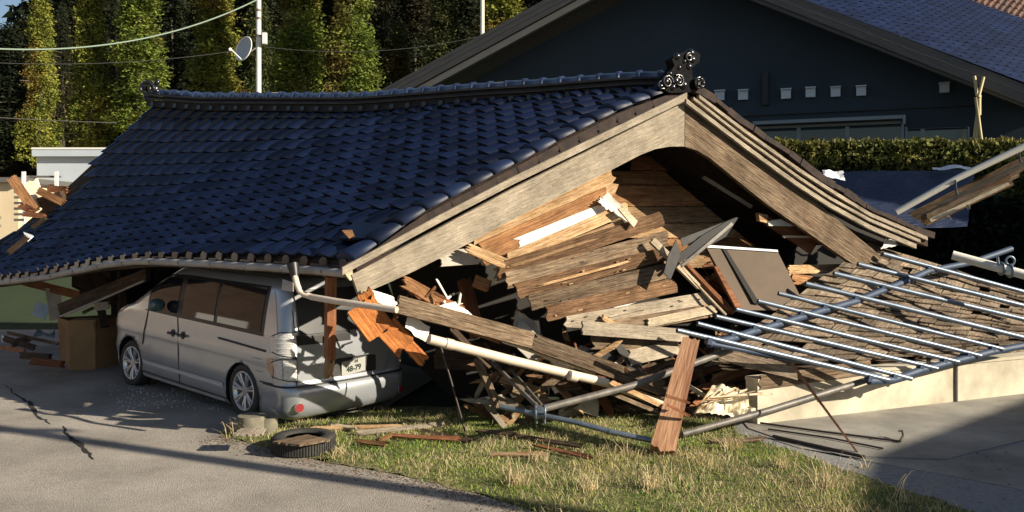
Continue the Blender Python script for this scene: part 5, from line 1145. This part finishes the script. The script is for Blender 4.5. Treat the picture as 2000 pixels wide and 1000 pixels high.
# inside the left end: dark wall stubs that hold the roof up
T(slab('inner_dark_panel', [P(235, 640, 12.4), P(300, 640, 13.5), P(300, 525, 13.5), P(235, 530, 12.4)], .05, 'dark_wood'), 'dark inner wall board behind the nose of the van', 'wall board')
T(slab('inner_dark_panel', [P(140, 560, 15.0), P(300, 640, 15.5), P(300, 500, 15.5), P(140, 530, 15.0)], .05, 'dark_wood'), 'dim inner wall panel deep under the sagging eave', 'wall panel')
T(plank('inner_post', P(205, 640, 12.9), P(183, 535, 13.1), .12, .1, 'dark_wood', jag=.02), 'dark slanting house post above the carton', 'post')
T(plank('inner_post', P(245, 610, 12.2), P(235, 540, 12.3), .08, .08, 'dark_wood', jag=.02), 'dark post just in front of the van windscreen', 'post')
# shards of timber on the far end of the roof
RT = [((22, 346), (68, 412), .16, .12, 'orange_wood', 15.3, 'round orange log end sticking up at the far left of the roof'),
 ((60, 352), (78, 405), .22, .05, 'pale_wood', 15.5, 'pale splayed board standing behind the orange log'),
 ((75, 372), (128, 398), .12, .10, 'orange_wood', 15.3, 'sunlit beam end lying right of the pale splayed board'),
 ((92, 368), (134, 372), .12, .05, 'red_brown_wood', 15.6, 'short red board at the top right of the timber heap'),
 ((80, 402), (128, 388), .28, .10, 'dark_wood', 15.4, 'dark block under the sunlit beam end'),
 ((45, 418), (92, 422), .08, .05, 'red_brown_wood', 15.1, 'thin reddish board along the foot of the timber heap'),
 ((40, 400), (62, 412), .12, .08, 'red_brown_wood', 15.2, 'stubby red piece wedged under the orange log'),
 ((62, 445), (92, 424), .07, .04, 'weathered_wood', 14.9, 'small grey stick on the tiles below the timber heap'),
 ((15, 495), (55, 462), .09, .03, 'dark_wood', 14.5, 'dark board lying alone on the tiles near the left edge')]
for (a, b, wd, th, m, Y, lab) in RT: T(plank('roof_timber', P(*a, Y - 1.35), P(*b, Y - 1.45), wd, th, m, jag=.05), lab, 'timber')
T(slab('white_scrap', [P(45, 452, 13.5), P(62, 458, 13.4), P(66, 462, 13.4), P(53, 470, 13.3)], .02, 'white_sheet'), 'small white scrap lying on the tiles near the left edge', 'scrap')
T(slab('loose_tile', [LS(.03, .02) + UP * .16, LS(.0, .03) + UP * .15, LS(-.0, .085) + UP * .15, LS(.05, .09) + UP * .14], .03, 'tile'), 'dislodged flat navy tile lying on the corner above the gutter', 'tile')
T(slab('tile_shard', [P(668, 450, 8.5), P(688, 449, 8.5), P(692, 460, 8.45), P(682, 466, 8.45)], .03, 'orange_wood'), 'orange clay shard beside the dislodged navy tile', 'shard')
# sticks on the grass behind the van
q = random.Random(77)
ST = [((600, 838), (790, 832), .05, 'honey_wood', 'longest honey stick lying on the grass right behind the bumper'), ((690, 846), (870, 828), .06, 'pale_weathered_wood', 'pale flat lath on the grass crossing the honey stick'),
 ((760, 850), (905, 858), .05, 'red_brown_wood', 'dark red stick on the grass beside the thin rod'), ((740, 862), (770, 846), .05, 'orange_wood', 'small orange peg standing among the sticks'),
 ((820, 842), (925, 862), .07, 'dark_wood', 'dark lath lying under the thin rod foot'), ((690, 860), (760, 868), .05, 'orange_wood', 'orange chip nearest the tyre'),
 ((955, 888), (1075, 886), .045, 'honey_wood', 'lone honey stick on the grass below the ground pipe'), ((1000, 850), (1140, 872), .05, 'dark_wood', 'dark stick on the grass in front of the ground pipe'),
 ((1040, 868), (1160, 895), .04, 'red_brown_wood', 'brown stick in the grass left of the leaning post'), ((930, 840), (1010, 850), .05, 'weathered_wood', 'grey stick lying at the left end of the ground pipe'),
 ((1380, 862), (1500, 856), .05, 'weathered_wood', 'grey stick on the grass right of the leaning post'), ((640, 828), (700, 836), .04, 'pale_wood', 'short pale splinter directly under the bumper')]
for k, (a, b, wd, m, lab) in enumerate(ST): T(plank('stick', GR(*a, .03 + .01 * (k % 3)), GR(*b, .05 + .01 * (k % 2)), wd, .02, m, jag=.08, hint=UP + Vector((0, -.6, 0))), lab, 'stick')
# ---------------------------------------------------------------- grass, straw, gravel
def inside(p, poly):
    r = False
    for i in range(len(poly)):
        a, b = poly[i], poly[i - 1]
        if (a[1] > p[1]) != (b[1] > p[1]) and p[0] < (b[0] - a[0]) * (p[1] - a[1]) / (b[1] - a[1]) + a[0]: r = not r
    return r
GP = [(.7, 5.9), g2(1040, 1000), g2(930, 962), g2(850, 940), g2(760, 918), g2(650, 900), g2(560, 880), g2(470, 858), g2(435, 846), (-1.5, 9.9), (2.4, 9.6), g2(1440, 848), g2(1560, 888), g2(1640, 922), g2(1760, 962), g2(1900, 1008), (3.6, 5.7)]
def blades(n, hmin, hmax, wd, poly, q, dens=None, lean=.5, cl=0):
    mb = MB(); k = 0
    while k < n:
        x, y = q.uniform(-4, 5), q.uniform(5.5, 10.6)
        if not inside((x, y), poly): continue
        if dens and noise.noise(Vector((x * dens, y * dens, cl))) < q.uniform(-.35, .25): continue
        h = q.uniform(hmin, hmax) * (1 + .6 * noise.noise(Vector((x * 1.7, y * 1.7, 3)))); a = q.uniform(0, 6.283); w_ = wd * q.uniform(.6, 1.3); d = Vector((math.cos(a), math.sin(a), 0)); ln = Vector((q.uniform(-1, 1), q.uniform(-1, 1), 0)) * h * lean
        p = Vector((x + q.gauss(0, .05), y + q.gauss(0, .05), 0)); i = len(mb.v); mb.v += [p - d * w_, p + d * w_, p + ln * .4 + UP * h * .6 + d * w_ * .5, p + ln * .4 + UP * h * .6 - d * w_ * .5, p + ln + UP * h * (.95 - .3 * lean)]
        mb.f += [(i, i + 1, i + 2, i + 3), (i + 3, i + 2, i + 4)]; t = q.random(); mb.t += [t, t]; mb.mi += [0, 0]; mb.sm += [False, False]; k += 1
    return mb
tag(obj('grass', blades(46000, .015, .06, .0035, GP, random.Random(1), None, .9), 'grass'), kind='stuff')
tag(obj('dry_grass', blades(12000, .02, .12, .003, GP, random.Random(2), 1.5, 1.1, 8), 'straw'), kind='stuff')
tag(obj('green_weeds', blades(5000, .02, .06, .007, GP, random.Random(5), 1.1, .9, 20), 'green_leaf'), kind='stuff')
TUFT = [(465, 852, .22, 50, 'dry tuft of straw growing beside the mossy stumps at the rear wheel'), (1010, 950, .20, 90, 'bushiest dry tuft near the bottom edge, left of centre grass'), (1275, 955, .24, 60, 'dry tuft below the foot of the leaning post'),
        (1215, 890, .22, 14, 'thin upright straw stalks just left of the post foot'), (1430, 880, .20, 60, 'dry tuft at the corner of grass and concrete'), (1620, 955, .28, 70, 'tall arching dry tuft on the right part of the grass'),
        (1050, 905, .16, 40, 'low dry tuft under the lone honey stick'), (1770, 985, .26, 16, 'sparse dead stalks in the shade at the bottom right'), (1150, 960, .18, 50, 'dry tuft between the two bottom tufts'),
        (1690, 915, .10, 10, 'tiny pale stalks at the edge of the concrete in shade'), (1530, 915, .16, 50, 'dry tuft right of the concrete corner tuft'), (660, 890, .13, 40, 'dry tuft growing against the right side of the black tyre')]
for (px, py, h, n, lab) in TUFT:
    c = GR(px, py); q = random.Random(px); mb = MB()
    for _ in range(n):
        a = q.uniform(0, 6.283); r = q.uniform(0, .13) * (h / .2); p = c + Vector((math.cos(a) * r, math.sin(a) * r, -.005)); hh = h * q.uniform(.4, 1.1); ln = Vector((q.gauss(0, .5), q.gauss(0, .5), 0)) * hh
        pts = [p, p + ln * .3 + UP * hh * .55, p + ln * .75 + UP * hh * .9, p + ln * 1.25 + UP * hh * q.uniform(.6, 1.05)]; t = q.random(); d = Vector((math.cos(a), math.sin(a), 0)) * .0035
        mb.grid([[x - d * s, x + d * s] for x, s in zip(pts, (1, .8, .6, .1))], 0, False, t)
    T(obj('grass_tuft', mb, 'straw', None, flat(c)), lab, 'grass tuft', 'dry grass tufts')
# crumbs of glass on the road by the van
mb = MB(); q = random.Random(3)
for _ in range(260):
    p = GR(q.uniform(215, 440), 0 + q.uniform(735, 800), .008); f = (p - Vector((-4.6, 11.0, 0))).length
    if q.random() < f * .25: continue
    mb.box(Matrix.Translation(p) @ Matrix.Rotation(q.uniform(0, 3), 4, 'Z') @ Matrix.Rotation(q.uniform(0, 1), 4, 'X'), *[q.uniform(.004, .013) for _ in range(3)])
tag(obj('gravel', mb, 'white_sheet'), kind='stuff')
mb = MB()
for _ in range(900):
    x, y = q.uniform(1.6, 8), q.uniform(6, 12); s = q.uniform(.006, .02)
    mb.box(Matrix.Translation((x, y, s * .4)) @ Matrix.Rotation(q.uniform(0, 3), 4, 'Z'), s, s * q.uniform(.6, 1.5), s * .8, t=q.random())
tag(obj('pebbles', mb, 'concrete'), kind='stuff')

# grit and dead leaves gathered along the ragged edge of the verge
mb = MB(); q = random.Random(12); edge = [g2(1045, 1000), g2(930, 965), g2(850, 945), g2(760, 925), g2(640, 905), g2(560, 885), g2(470, 862), g2(430, 852)]
for _ in range(1500):
    i = q.randrange(len(edge) - 1); f = q.random(); a, b = edge[i], edge[i + 1]; off = abs(q.gauss(0, .16))
    x, y = a[0] + (b[0] - a[0]) * f - off * .5 + q.gauss(0, .03), a[1] + (b[1] - a[1]) * f - off * .8; s_ = q.uniform(.004, .014)
    mb.box(Matrix.Translation((x, y, .006)) @ Matrix.Rotation(q.uniform(0, 3), 4, 'Z') @ Matrix.Rotation(q.uniform(-.4, .4), 4, 'X'), s_, s_ * q.uniform(.4, 1.6), s_ * .5, t=q.random())
tag(obj('grit', mb, 'shingle_wood'), kind='stuff')
